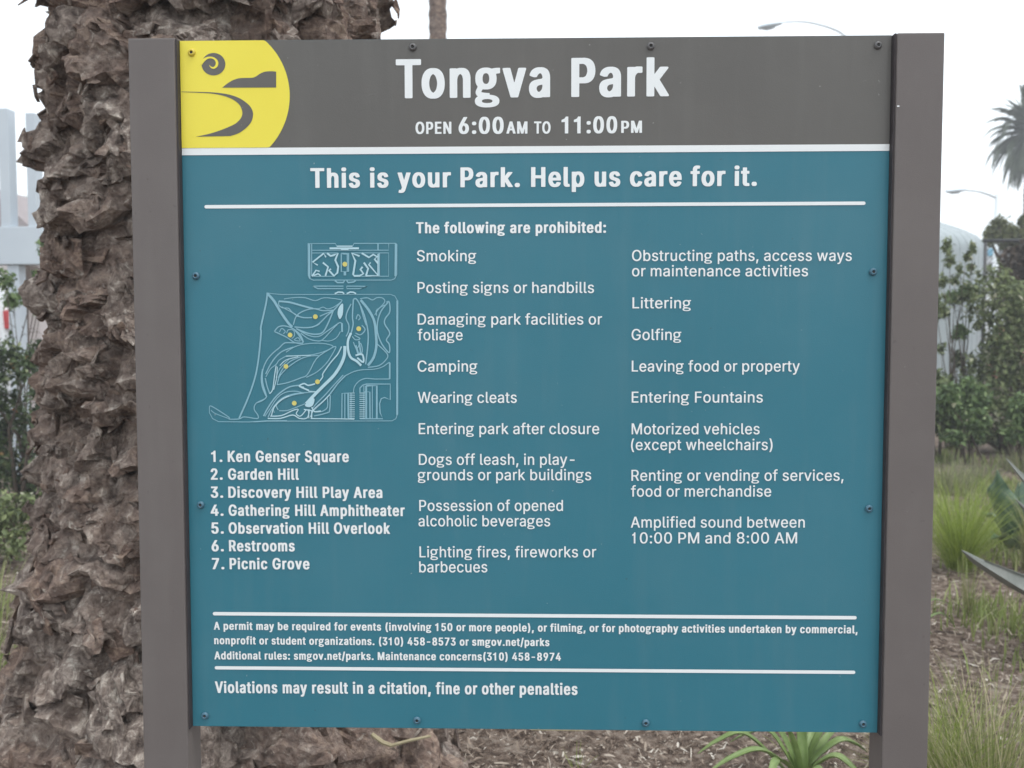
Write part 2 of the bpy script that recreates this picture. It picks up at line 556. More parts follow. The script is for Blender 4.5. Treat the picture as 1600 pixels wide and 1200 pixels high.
# ---- lettering: outlines of a narrow grotesque drawn for this sign (cap height = 1000 units)
# one glyph per line: character, advance, then closed contours "x y x y ..."
FONT_BOLD = """
 360
(516|433 -177 292 -178 273 -175 261 -167 222 -77 191 13 170 92 156 156 141 251 133 330 133 370 131 389 133 496 143 604 160 713 172 773 191 849 208 908 234 985 253 1030 261 1044 273 1053 292 1057 430 1057 451 1050 457 1044 459 1037 458 1020 422 915 408 868 372 720 353 613 346 558 338 475 338 439 336 420 338 351 343 296 351 239 365 163 384 87 406 11 459 -146 459 -161 456 -168 446 -174
)516|231 -177 89 -178 73 -175 65 -172 60 -165 57 -158 59 -139 105 -8 130 77 147 144 164 230 171 282 179 363 179 463 176 501 166 592 151 682 130 785 111 858 90 930 58 1023 57 1037 61 1046 70 1053 89 1057 225 1057 244 1053 256 1044 275 1001 297 944 324 856 340 792 356 711 374 596 383 485 383 342 376 254 363 173 340 68 324 11 299 -63 258 -162 254 -168 247 -173
,392|214 -223 89 -224 68 -218 61 -213 58 -206 57 -185 98 149 101 163 104 170 110 175 118 178 137 181 282 181 304 175 310 170 314 163 313 137 240 -206 237 -213 232 -217
-778|581 354 206 352 185 356 173 363 169 373 169 480 170 489 175 496 182 500 206 505 570 505 592 501 603 494 607 485 607 375 606 368 601 361 592 356
.392|245 -6 163 -7 142 -4 130 1 113 10 96 27 89 37 79 58 74 82 74 115 77 135 83 154 94 173 108 188 120 197 137 205 158 209 239 209 261 204 280 194 292 185 304 170 316 146 321 123 321 82 317 58 304 32 290 15 261 -2
/481|193 -142 61 -143 42 -140 30 -135 25 -127 25 -101 261 1025 265 1034 272 1039 294 1045 430 1044 446 1040 455 1032 457 1023 456 1001 221 -123 218 -130 213 -135 204 -139
0778|448 -11 339 -12 289 -2 268 5 234 23 208 41 183 65 163 92 144 123 129 151 115 187 103 223 94 261 84 313 76 373 71 451 71 546 79 649 94 737 105 780 122 830 141 870 154 892 175 923 201 952 227 973 273 997 306 1006 337 1012 439 1012 489 1002 511 994 539 980 563 963 585 945 611 913 625 892 642 861 659 823 675 773 682 744 690 711 700 642 705 582 705 523 707 501 705 477 705 418 702 382 695 318 687 275 678 235 659 175 635 125 618 96 595 65 573 44 544 22 506 3 473 -6|392 148 401 153 418 167 440 194 454 218 475 275 487 325 497 394 502 465 502 535 497 606 492 644 485 687 468 746 453 785 433 815 411 840 399 849 389 852 380 849 370 842 353 825 341 811 322 777 303 727 289 665 279 589 276 551 276 449 281 387 289 335 303 275 313 244 329 208 349 179 364 163 377 153 385 149
1729|447 1 263 0 256 2 253 6 251 675 246 678 227 678 63 665 56 666 53 673 52 789 55 799 63 805 230 880 236 887 302 992 308 998 313 1000 442 1000 449 998 452 992 452 11 451 5
2778|657 1 132 0 108 4 101 9 97 15 95 113 99 128 365 494 411 561 433 596 447 625 459 658 466 692 466 742 461 768 450 796 435 820 419 837 396 852 385 854 373 851 351 836 339 823 323 799 315 780 308 756 303 725 302 696 298 689 292 685 268 679 135 679 113 682 101 690 98 699 98 732 103 782 115 830 134 875 146 897 163 921 199 957 232 980 268 997 301 1006 337 1012 442 1012 473 1006 506 997 556 971 581 951 597 935 618 908 630 889 642 865 654 837 663 804 669 773 671 742 671 701 669 670 661 627 652 596 642 570 630 544 609 504 554 418 494 334 389 194 366 161 369 156 375 155 646 155 673 149 680 143 683 135 683 20 681 13 677 8 668 4
3778|440 -11 315 -11 256 1 206 22 165 49 130 84 112 108 98 132 79 180 72 206 67 244 67 277 70 284 75 288 85 292 101 295 244 295 263 291 270 287 274 282 280 251 287 225 294 208 313 181 327 168 346 155 370 146 385 146 404 153 421 163 437 177 454 198 464 215 473 239 481 287 481 306 478 327 471 358 463 377 449 404 438 418 423 432 401 447 377 457 356 461 325 464 258 465 239 471 235 476 232 482 231 585 234 599 394 835 396 842 392 845 385 845 139 845 113 851 106 857 103 865 102 975 103 982 106 989 118 996 139 1000 620 1000 644 996 651 991 656 985 657 885 654 870 470 601 467 594 470 589 523 575 556 559 575 547 597 530 615 512 635 487 649 463 661 439 673 408 680 382 685 351 688 323 688 265 680 208 668 168 647 123 625 89 602 63 566 35 527 13 489 -1
4778|588 1 446 0 427 4 416 11 413 18 412 25 412 187 410 194 406 197 94 198 70 203 64 208 60 215 60 320 63 337 351 963 365 989 373 995 382 998 399 1000 535 1000 556 996 563 992 567 987 569 975 566 961 429 663 423 643 427 640 449 643 580 643 599 639 610 632 614 625 614 618 615 358 618 354 623 353 682 352 699 349 711 344 716 335 717 223 716 215 713 209 704 202 689 199 625 198 618 196 615 192 614 20 612 13 608 8 599 4|406 353 410 356 412 363 412 596 411 606 408 609 401 602 298 377 291 358 294 354 299 352
5778|440 -11 332 -12 308 -9 268 1 244 10 220 22 187 46 151 82 134 106 120 132 106 165 99 189 91 230 88 265 89 277 96 286 106 290 123 293 265 292 285 287 293 280 300 242 308 218 315 204 327 187 341 170 365 152 377 147 387 148 401 156 420 171 435 187 452 213 469 256 475 287 478 313 478 342 475 368 466 408 457 432 447 451 427 478 411 494 387 510 373 513 349 506 318 487 294 466 287 463 270 460 218 460 132 472 113 477 106 482 102 487 100 494 100 513 141 977 146 989 158 996 180 1000 613 1000 637 996 644 991 649 984 650 868 648 858 639 851 613 845 344 845 337 843 334 837 322 706 320 673 323 670 327 669 346 671 439 671 463 668 487 663 508 656 542 640 561 627 576 615 606 585 625 558 643 527 659 492 669 461 680 408 686 351 686 304 680 251 673 213 664 182 654 158 635 120 611 85 590 61 568 42 551 29 515 10 494 1
6778|448 -11 339 -12 315 -9 285 -1 261 8 225 27 205 42 174 73 156 96 134 135 118 173 107 206 101 239 95 282 96 368 103 423 113 463 132 520 158 582 213 692 370 987 382 996 404 1000 551 1000 570 996 579 989 583 977 581 961 413 646 412 642 413 638 418 636 446 635 494 628 518 621 539 611 561 599 580 585 597 570 623 539 644 504 656 477 673 423 681 368 681 337 683 318 681 299 681 268 670 206 654 156 632 113 613 85 600 68 565 36 532 15 492 -1|394 146 406 153 425 169 442 191 454 211 464 235 473 268 478 306 479 325 476 354 469 387 452 430 439 449 423 469 401 486 389 490 382 489 375 485 356 471 344 458 324 430 307 387 301 351 298 320 301 289 307 254 315 230 327 204 339 185 356 165 382 147 389 145
7778|331 1 170 1 156 4 147 11 143 18 143 32 442 794 458 839 456 843 449 845 130 845 106 850 97 856 93 865 93 975 94 985 99 991 106 996 130 1000 649 1000 670 996 682 989 685 980 686 865 683 849 359 20 354 11 349 7
8778|452 -11 335 -12 308 -9 277 -2 254 5 225 17 192 37 167 56 145 77 127 101 115 120 101 149 91 175 84 201 79 232 79 318 87 365 99 404 115 439 139 475 167 504 186 518 189 523 186 530 170 544 158 558 141 582 122 623 113 654 105 704 105 765 110 808 117 835 129 865 144 895 169 930 194 954 227 978 256 992 285 1002 332 1011 439 1012 475 1006 501 999 525 990 549 978 570 963 587 950 604 932 623 908 637 885 649 861 661 827 666 808 671 773 671 701 668 677 659 637 647 606 630 575 609 546 589 528 588 523 631 482 644 466 659 444 671 420 687 377 697 330 700 299 700 251 697 225 690 187 675 146 656 111 635 81 604 50 577 32 537 10 501 -2|396 144 415 151 432 161 452 177 468 199 480 223 487 246 490 268 490 299 485 330 480 346 471 368 459 387 444 404 427 418 408 430 389 436 370 431 348 418 330 401 308 373 296 346 289 320 286 301 286 270 289 246 296 223 308 199 323 179 344 161 361 151 382 144|392 596 399 599 418 612 433 627 444 644 454 663 459 680 464 701 467 730 459 775 454 792 446 806 435 823 415 842 399 853 387 856 375 851 356 838 339 821 327 802 315 765 310 725 313 696 318 677 326 654 335 639 351 618 365 606 380 597
9778|383 1 225 0 204 6 197 11 194 15 193 30 196 42 359 344 365 358 363 362 358 364 330 365 285 372 244 386 213 404 192 419 168 443 151 465 136 489 125 513 115 537 106 570 98 611 95 637 95 725 98 751 107 799 127 854 141 882 160 911 185 940 206 959 232 978 261 992 280 1000 304 1006 337 1012 439 1012 473 1006 499 999 544 978 566 963 588 944 616 911 630 889 649 851 659 827 670 789 681 725 681 692 683 670 678 604 668 554 647 485 623 427 576 330 409 15 399 6|392 510 399 513 413 522 426 535 442 554 454 573 464 596 473 630 478 668 479 687 476 715 471 742 464 765 454 790 440 813 424 832 401 850 389 855 382 853 368 844 350 827 337 811 322 787 310 754 303 727 300 704 300 661 306 625 312 601 329 563 351 535 365 522 380 513
:392|245 -6 163 -7 142 -4 130 1 113 10 96 27 89 37 79 58 74 82 74 115 77 135 83 154 94 173 108 188 120 197 137 205 158 209 239 209 261 204 280 194 292 185 304 170 316 146 321 123 321 82 317 58 304 32 290 15 261 -2|243 508 165 507 139 512 125 517 111 527 98 539 88 554 79 575 74 596 74 630 77 649 82 665 89 680 98 692 115 708 137 719 154 723 177 726 227 726 257 720 277 711 294 698 307 680 317 658 321 637 321 594 316 570 301 544 283 525 261 513
A816|764 1 611 0 592 4 582 9 577 15 572 30 509 258 504 265 496 267 318 267 309 263 301 239 243 23 237 11 230 6 204 0 61 0 37 6 30 11 27 15 26 30 29 46 282 939 294 980 299 989 306 994 332 1000 485 1000 508 994 513 991 518 985 788 42 790 25 788 13 780 6|456 419 461 423 461 432 414 604 411 613 406 617 401 608 353 425 356 420 361 419
D849|438 1 125 0 101 6 94 11 92 15 90 25 90 975 91 982 94 989 106 996 127 1000 437 1000 465 997 506 990 546 978 592 957 615 942 637 926 665 900 692 868 711 839 735 794 755 744 770 687 783 613 788 544 788 458 783 392 773 327 756 263 742 225 730 199 711 163 682 123 658 96 616 61 592 46 563 32 527 18 475 6|370 156 389 158 418 165 442 175 465 189 480 200 506 227 533 265 544 289 556 320 566 356 575 404 583 489 581 556 573 615 564 656 555 687 542 718 530 742 504 778 481 801 459 818 423 835 396 842 373 845 308 845 300 842 298 835 298 165 300 158 306 155
E728|636 1 127 0 104 4 97 8 93 13 90 25 90 975 93 987 101 994 127 1000 620 1000 644 996 651 992 655 987 657 975 657 865 653 856 644 850 620 845 308 845 300 842 298 835 298 594 301 585 308 583 601 583 618 580 627 575 632 568 633 558 633 449 629 439 620 433 596 429 308 429 300 425 298 418 298 161 301 157 308 155 625 155 651 149 658 143 662 135 662 20 659 13 656 8 646 4
G876|514 -11 396 -12 337 -2 306 8 270 24 242 42 220 58 193 82 158 125 144 146 117 196 91 263 77 318 70 361 62 435 62 565 65 596 70 642 82 701 94 744 115 799 134 837 158 875 188 913 223 945 249 964 291 987 327 1000 368 1009 394 1012 496 1012 537 1006 563 1000 599 987 632 971 659 954 692 926 719 896 739 868 757 839 773 806 790 761 799 725 807 685 807 670 803 663 794 657 777 653 632 652 606 658 601 661 596 668 580 718 568 744 556 766 539 790 523 809 492 833 475 842 449 850 435 848 408 837 394 828 370 809 353 792 332 763 317 739 303 708 289 668 277 615 272 580 267 520 267 482 269 442 274 401 282 361 294 318 306 287 325 249 339 227 351 212 382 182 410 163 427 156 444 151 454 150 485 160 499 168 516 180 545 208 563 235 585 280 597 323 603 363 601 371 594 374 449 374 430 377 420 382 416 389 414 399 414 504 416 511 420 518 430 523 451 526 775 526 799 522 806 518 811 510 812 363 807 306 799 265 787 223 773 187 751 144 735 117 712 89 682 60 646 34 611 15 587 6 554 -4
H871|755 1 606 0 585 6 578 11 575 15 574 25 574 423 572 430 563 433 308 433 301 431 298 423 298 25 295 13 291 8 285 4 261 0 125 0 106 4 94 11 91 18 90 25 90 975 92 985 99 993 108 997 125 1000 261 1000 285 996 291 992 295 987 298 975 298 599 300 592 308 588 563 588 570 590 574 599 574 975 576 987 580 992 587 996 611 1000 746 1000 766 996 777 989 780 982 781 975 781 25 780 15 775 9 766 4
K798|743 1 577 0 558 4 546 10 347 370 339 376 335 375 327 366 301 330 298 320 298 25 297 18 294 11 282 4 261 0 125 0 106 4 94 11 91 18 90 25 90 975 92 985 99 993 108 997 125 1000 261 1000 282 996 294 989 297 982 298 975 298 682 298 675 301 672 308 677 323 696 523 975 537 992 546 996 565 1000 730 1000 751 996 763 989 766 982 767 970 762 956 508 606 481 568 479 561 489 539 766 39 769 25 767 13 758 6
M1032|917 1 768 0 746 6 740 11 737 15 736 25 736 375 735 389 732 392 727 387 725 380 621 37 613 15 604 6 580 0 454 0 432 4 420 13 412 35 306 377 301 391 296 397 294 394 293 382 293 25 290 13 287 8 280 4 256 0 125 0 106 4 94 11 91 18 90 25 90 975 92 985 97 992 106 996 125 1000 301 1000 323 996 335 989 348 951 507 425 513 407 518 404 523 411 687 958 697 987 701 992 711 996 732 1000 908 1000 927 996 939 989 942 982 943 975 943 25 942 15 937 9 927 4
N880|764 1 599 0 580 4 568 11 467 211 309 532 301 540 298 537 298 527 298 25 296 15 292 9 285 4 261 0 125 0 106 4 94 11 91 18 90 25 90 975 92 985 99 993 108 997 125 1000 277 1000 299 996 311 989 318 977 371 873 572 463 580 455 583 458 583 468 583 975 585 985 589 991 596 996 620 1000 756 1000 775 996 787 989 790 982 790 975 790 25 789 15 785 9 775 4
O894|510 -11 394 -12 368 -9 335 -1 294 13 270 24 239 44 212 65 186 92 163 120 137 161 115 204 99 244 84 289 75 332 67 380 62 435 62 563 67 620 77 680 87 718 103 768 127 820 153 865 186 908 210 932 244 959 288 985 306 992 337 1002 389 1011 501 1012 527 1009 561 1001 589 992 620 978 649 961 685 933 708 909 737 873 763 830 778 801 797 754 809 713 823 651 828 615 833 551 833 449 828 385 818 323 806 275 787 220 766 175 739 130 711 94 682 64 656 44 625 24 589 8 561 -1|454 151 475 158 489 165 504 174 530 195 550 218 563 237 585 277 602 320 616 373 626 446 629 511 621 599 611 649 594 701 573 746 551 780 523 811 501 827 485 837 461 847 446 850 420 842 406 835 385 821 365 805 339 773 325 751 310 723 293 680 277 615 269 556 267 518 267 482 272 420 280 370 296 311 315 265 344 220 362 199 382 181 399 170 420 158 442 151
P765|271 1 123 0 101 6 94 11 91 18 91 982 94 989 101 994 127 1000 446 1000 504 992 549 978 582 961 606 944 644 906 661 883 673 861 685 835 699 789 709 727 712 661 709 620 701 570 690 527 678 499 659 463 640 437 615 412 582 387 537 365 504 356 475 351 446 348 308 348 300 344 298 337 297 20 295 13 291 8 282 4|396 503 427 513 452 530 468 549 482 573 494 608 502 651 502 696 495 739 485 770 474 792 455 815 432 832 411 841 392 845 304 844 300 842 298 835 298 508 301 504 308 502
R772|712 1 549 0 530 4 518 11 371 361 365 368 358 369 306 369 300 365 298 361 298 25 297 18 294 11 282 4 263 0 127 0 104 4 97 8 93 13 90 25 90 975 92 985 99 993 108 997 127 1000 449 1000 506 992 535 985 554 978 577 966 601 951 615 940 643 913 668 877 682 849 694 815 704 780 709 749 712 715 712 651 706 599 700 568 692 542 680 513 663 482 635 445 609 423 587 408 584 401 737 37 738 20 735 11 725 4|401 527 427 534 442 541 454 550 473 570 482 585 490 601 499 635 505 682 502 715 493 758 483 782 471 801 449 823 430 835 411 842 392 845 304 844 300 842 298 835 298 532 301 528 308 526
S768|440 -15 339 -17 294 -11 244 1 211 15 177 35 156 50 126 80 99 120 87 144 74 177 65 211 60 244 57 270 58 285 63 294 73 299 94 302 232 302 254 299 263 294 268 287 272 258 282 225 291 206 305 187 322 170 344 156 368 146 385 143 401 146 420 153 451 172 466 187 478 201 489 220 497 239 505 280 504 294 500 315 489 342 464 370 442 387 415 402 258 460 206 487 177 506 161 519 136 544 118 568 96 608 84 646 79 687 79 758 81 782 87 808 96 839 110 870 125 895 137 911 160 937 189 961 208 973 237 987 263 998 287 1004 332 1012 442 1012 468 1009 504 1001 525 994 546 985 577 968 606 947 631 923 659 885 673 859 683 835 694 792 697 773 700 746 699 725 694 716 685 711 663 707 530 707 511 710 501 714 495 720 480 777 471 796 456 816 444 828 420 844 401 852 385 855 373 852 354 844 325 824 301 792 291 768 284 727 289 696 291 687 301 668 317 649 341 627 373 610 399 599 518 556 568 533 606 508 623 495 651 467 673 437 697 387 706 349 710 323 710 246 706 218 699 187 687 151 673 123 658 98 637 72 623 57 597 37 577 24 539 6 511 -4 463 -13
T771|464 1 315 0 294 6 287 11 285 15 283 25 283 837 280 843 273 845 82 845 63 849 54 854 49 861 48 868 48 977 51 989 61 996 85 1000 687 1000 711 996 718 991 723 985 724 868 721 858 715 852 706 848 687 845 501 845 494 843 491 839 490 25 489 15 485 9 475 4
V816|495 1 332 0 308 6 304 9 299 15 29 956 26 968 27 982 30 989 37 994 63 1000 206 1000 227 996 234 992 238 987 401 401 406 386 411 382 414 387 421 408 567 951 578 987 589 996 608 1000 754 1000 777 996 785 991 789 985 790 973 787 956 525 30 520 15 515 9 506 4
a685|336 -15 258 -17 232 -14 199 -7 175 1 151 13 132 25 113 40 96 58 77 87 68 106 56 139 48 180 45 223 48 270 57 315 72 349 93 377 111 395 130 409 165 428 215 444 270 456 370 472 387 477 394 482 401 496 402 518 399 539 390 570 380 587 363 604 349 613 337 613 315 602 292 581 277 561 260 525 254 519 246 515 230 512 182 512 158 516 75 548 68 553 64 558 62 575 65 589 79 625 101 664 119 687 132 700 158 721 177 732 220 752 270 764 294 767 389 767 437 759 468 749 494 737 523 719 545 699 563 675 583 639 594 606 602 570 607 506 607 23 606 15 601 8 592 4 577 1 442 0 418 3 380 -9|315 139 335 148 362 173 378 194 387 213 395 235 402 270 402 313 399 321 392 322 351 316 308 304 289 294 277 285 270 277 259 261 253 242 250 223 253 199 259 180 269 163 285 149 301 139 308 137
b736|452 -13 339 -14 304 -7 270 5 242 0 111 0 89 6 83 11 80 15 79 25 79 975 79 982 82 989 94 996 115 1000 244 1000 263 997 275 992 280 985 281 975 282 758 285 756 289 755 342 767 442 767 482 759 515 747 539 735 563 718 580 704 599 683 614 663 628 639 645 606 656 575 664 551 673 513 680 465 683 432 683 323 681 292 673 239 656 177 642 142 618 96 596 67 567 37 544 20 501 -1|387 144 405 156 431 185 447 213 458 242 468 277 476 320 479 349 479 408 473 454 468 480 459 513 447 542 435 563 417 587 396 604 387 610 380 611 370 609 358 601 335 578 318 554 306 527 294 489 284 437 281 406 281 351 286 304 293 268 303 235 314 208 332 180 348 161 373 144 380 142
c694|421 -13 311 -14 287 -11 242 1 199 22 182 34 161 52 134 82 103 130 76 194 60 261 52 327 52 423 55 454 60 492 72 542 84 580 93 601 113 639 134 670 156 695 182 718 208 735 244 752 268 759 306 766 408 767 435 763 480 751 506 740 528 727 544 716 571 692 599 656 616 627 625 606 636 577 642 551 642 535 637 527 632 523 554 496 525 490 477 491 463 493 453 496 445 504 430 544 411 576 399 589 385 601 370 610 361 612 342 604 324 589 303 563 284 527 270 482 260 430 257 399 257 349 260 323 270 268 286 220 308 182 332 155 349 144 361 140 375 145 394 158 406 170 423 194 437 225 447 254 455 261 465 264 480 267 527 267 546 264 630 237 639 232 645 223 645 208 638 180 621 135 599 96 573 62 542 34 520 20 496 8 458 -6
d736|402 -13 292 -14 261 -9 230 1 196 18 168 39 141 65 120 94 100 130 82 173 68 220 58 273 52 327 52 427 58 480 65 523 72 551 84 587 98 620 115 651 144 690 167 713 189 730 220 747 244 756 294 766 394 767 425 761 446 756 453 758 455 765 455 975 456 985 461 992 473 997 492 1000 620 1000 639 997 646 994 653 989 657 982 657 975 657 18 653 11 647 6 627 1 494 0 465 5 427 -9|358 141 365 144 380 154 399 172 416 196 432 232 444 275 452 318 455 349 455 408 452 439 444 482 437 508 426 539 411 565 393 589 370 606 356 611 349 610 339 604 317 585 296 556 284 532 272 494 262 451 257 406 257 354 260 323 268 277 275 251 289 213 301 192 319 168 344 146 351 143
e706|431 -13 315 -14 292 -11 261 -4 244 1 213 15 191 27 167 46 145 68 125 94 108 120 84 170 72 206 63 244 52 325 53 427 55 456 65 515 74 549 89 592 102 620 125 658 143 682 175 714 201 732 230 747 256 756 287 763 311 767 404 767 427 763 451 759 480 749 513 733 532 721 548 708 576 680 594 654 609 630 631 577 640 546 647 515 655 456 655 430 657 411 657 342 655 330 646 322 620 317 270 317 263 315 260 311 260 301 269 256 277 232 287 211 303 185 319 165 342 149 363 139 373 139 385 144 399 154 412 165 433 194 449 234 455 239 463 242 482 245 537 244 632 216 641 211 645 206 648 196 647 182 639 156 630 132 618 108 604 87 580 57 556 37 542 27 501 5 468 -6|442 463 445 465 446 470 438 508 430 532 416 561 406 575 390 594 373 607 358 612 346 609 325 594 312 582 296 561 277 525 268 496 262 470 263 465 270 462
f488|295 1 151 0 130 6 123 11 120 15 119 25 119 604 117 608 111 612 44 612 25 616 16 623 13 630 12 637 12 735 16 746 23 752 30 754 46 757 108 757 117 761 119 768 119 854 122 882 126 904 134 927 149 956 158 971 175 990 199 1009 232 1026 246 1031 275 1037 304 1040 363 1040 394 1038 420 1032 444 1025 458 1018 465 1013 468 1008 469 985 449 899 446 891 442 885 432 880 415 876 349 878 342 873 336 865 329 851 324 827 322 792 322 765 323 761 330 757 415 757 435 753 444 746 447 739 448 732 448 635 444 623 437 617 430 615 411 612 332 612 325 610 322 606 321 23 320 15 315 8 306 4
g763|419 -249 313 -250 273 -247 213 -240 163 -228 125 -214 87 -192 65 -173 51 -154 43 -139 37 -118 33 -87 37 -56 41 -39 51 -20 60 -8 81 13 106 30 109 35 107 39 79 65 68 82 56 113 53 132 56 158 63 182 77 215 111 280 109 287 91 311 74 339 60 377 51 415 46 492 51 561 58 594 68 623 77 644 92 668 111 692 144 721 170 737 196 749 227 759 251 764 292 769 365 769 423 761 449 754 475 744 485 743 565 757 599 760 701 761 705 758 707 751 707 635 705 627 701 625 692 622 608 609 601 605 601 599 611 546 614 513 614 465 609 413 602 382 594 358 578 325 558 296 530 267 504 249 487 239 465 229 437 220 399 212 373 210 289 210 251 214 244 213 237 206 208 156 208 149 215 142 256 132 325 124 420 118 425 115 428 111 426 85 427 79 431 75 470 71 530 61 556 54 596 40 635 18 651 4 666 -13 675 -27 683 -46 688 -73 688 -99 685 -120 673 -151 661 -168 649 -181 615 -204 592 -216 558 -228 492 -242 449 -247|396 -137 437 -133 458 -128 477 -121 494 -108 499 -101 502 -92 502 -82 500 -75 487 -60 470 -51 446 -44 413 -38 375 -36 308 -38 275 -44 251 -51 234 -61 223 -75 221 -89 225 -104 237 -116 256 -125 285 -132 330 -138|346 353 363 358 375 365 387 375 401 395 408 413 413 432 416 451 419 492 413 546 406 570 395 592 382 607 365 618 351 623 330 625 308 623 287 614 272 601 258 580 249 554 243 525 243 458 246 435 253 411 263 389 275 374 287 364 304 356 323 352
h715|610 1 465 0 444 6 437 11 435 15 433 25 433 465 430 496 420 542 406 573 397 585 381 601 373 606 363 609 354 606 334 592 323 580 310 563 299 540 294 525 284 480 281 442 281 25 280 15 275 9 268 4 244 0 111 0 92 4 85 8 81 13 79 25 79 975 81 987 89 994 115 1000 244 1000 263 997 273 993 279 987 281 977 281 765 282 758 284 756 292 756 311 761 346 767 439 767 482 759 501 752 530 737 551 723 573 702 595 670 611 637 623 601 630 563 636 515 636 23 634 15 629 8 620 4
i361|255 1 111 0 89 6 83 11 79 18 79 732 80 742 85 748 94 754 106 756 249 757 270 752 277 746 280 739 281 25 280 15 275 9 266 4|221 830 149 829 123 834 98 846 87 856 75 873 67 889 62 911 62 942 65 958 70 976 80 992 94 1007 106 1016 123 1023 149 1028 215 1028 239 1023 256 1016 273 1004 285 989 294 970 300 949 300 908 294 887 280 861 268 849 246 836
k672|631 1 463 0 444 4 435 8 427 18 292 240 285 245 282 242 281 232 281 25 280 18 277 11 265 4 246 0 115 0 92 4 85 8 81 13 79 25 79 975 81 987 89 994 115 1000 246 1000 270 994 277 989 280 985 281 975 281 589 282 580 285 578 292 582 415 744 425 752 451 757 601 757 625 753 632 749 636 744 638 737 638 725 633 713 432 449 420 433 418 427 425 413 653 42 657 27 655 13 646 6
l394|310 -4 218 -4 180 3 146 17 129 30 108 53 91 87 84 113 79 156 79 975 79 982 83 989 89 994 99 998 115 1000 249 1000 270 994 277 989 280 982 281 213 284 182 287 161 294 151 337 149 351 146 361 139 364 130 379 39 377 21 370 12 346 3
m1006|900 1 756 0 735 6 728 11 725 15 724 25 724 504 718 542 707 575 699 587 689 597 677 606 668 610 661 609 649 600 637 587 627 573 612 537 605 501 605 25 603 15 599 9 589 4 570 0 437 0 413 4 406 9 401 15 400 25 400 525 393 556 383 577 366 599 356 607 349 609 339 605 325 593 303 563 291 535 284 499 281 463 281 25 280 15 275 9 268 4 244 0 113 0 94 4 85 9 80 15 79 25 79 732 79 739 83 746 92 753 111 757 242 757 270 753 301 763 325 769 351 771 404 771 435 768 470 759 494 747 509 737 523 724 530 722 565 745 589 756 611 763 637 769 663 771 720 771 754 768 792 759 830 740 851 724 866 708 881 689 904 646 918 599 926 542 926 23 925 15 920 8 911 4
n715|610 1 465 0 444 6 437 11 435 15 433 25 433 465 430 496 420 542 406 573 397 585 381 601 373 606 363 609 354 606 334 592 323 580 310 563 299 540 294 525 284 480 281 442 281 25 280 15 275 9 268 4 244 0 113 0 94 4 82 11 79 18 79 25 79 732 80 742 87 750 96 754 113 757 242 757 275 750 304 759 342 766 444 766 470 761 494 755 525 740 559 715 580 692 599 661 618 615 628 580 636 518 636 23 634 15 629 8 620 4
o723|421 -13 311 -14 287 -11 242 1 199 22 182 34 161 52 134 82 103 130 76 194 60 261 52 327 52 423 55 454 60 492 72 542 84 580 93 601 113 639 134 670 156 695 182 718 208 735 244 752 268 759 306 766 411 767 446 761 473 754 496 745 527 728 544 715 587 673 609 642 622 618 635 589 648 554 654 530 664 482 671 401 671 346 666 287 659 239 651 211 640 175 626 142 609 111 587 80 567 56 544 37 515 18 487 3 458 -6|368 141 380 148 396 161 411 177 428 201 442 232 454 273 461 311 467 358 467 389 464 423 454 477 437 530 423 558 406 581 380 604 368 611 361 612 342 604 324 589 303 563 284 527 270 482 260 430 257 401 257 351 262 306 270 270 277 244 289 213 308 182 330 157 354 142 361 140
p736|255 -265 111 -266 89 -261 83 -256 79 -249 79 739 83 746 89 752 113 757 244 757 275 750 304 759 342 767 442 767 475 761 506 751 535 737 556 724 580 704 614 663 628 639 647 601 662 558 670 525 680 465 683 435 683 320 673 239 666 208 654 170 642 142 625 108 613 89 595 65 564 35 544 20 499 -2 446 -14 342 -14 311 -9 289 -2 284 -4 281 -13 281 -246 279 -254 275 -258 266 -263|387 144 405 156 431 185 447 213 458 242 468 277 476 320 479 349 479 408 473 454 468 480 459 513 447 542 435 563 417 587 396 604 387 610 380 611 370 609 358 601 335 578 318 554 306 527 294 489 284 437 281 406 281 351 286 304 293 268 303 235 314 208 332 180 348 161 373 144 380 142
q736|631 -265 489 -267 470 -263 461 -258 456 -251 455 -242 454 -6 451 -3 446 -3 425 -9 394 -14 294 -14 254 -7 225 3 196 18 182 27 165 41 141 65 113 106 99 132 84 165 70 211 63 242 55 292 52 327 53 432 60 496 72 549 84 587 101 625 115 652 139 685 164 711 182 725 206 740 237 754 254 759 294 766 392 767 427 761 461 750 492 757 625 757 646 752 653 746 656 742 657 732 657 -242 656 -251 651 -258 642 -263|358 141 365 144 380 154 399 172 416 196 432 232 444 275 452 318 455 349 455 408 452 439 444 482 437 508 426 539 411 565 393 589 370 606 356 611 349 610 339 604 317 585 296 556 284 532 272 494 262 451 257 406 257 354 260 323 268 277 275 251 289 213 301 192 319 168 344 146 351 143
r496|255 1 111 0 89 6 83 11 79 18 79 739 83 746 89 752 113 757 242 757 268 754 294 762 320 767 435 767 454 764 465 758 469 754 471 746 471 627 471 620 468 614 458 607 442 603 392 602 365 606 349 599 332 588 315 570 298 542 289 515 284 492 281 458 281 23 280 15 275 8 266 4
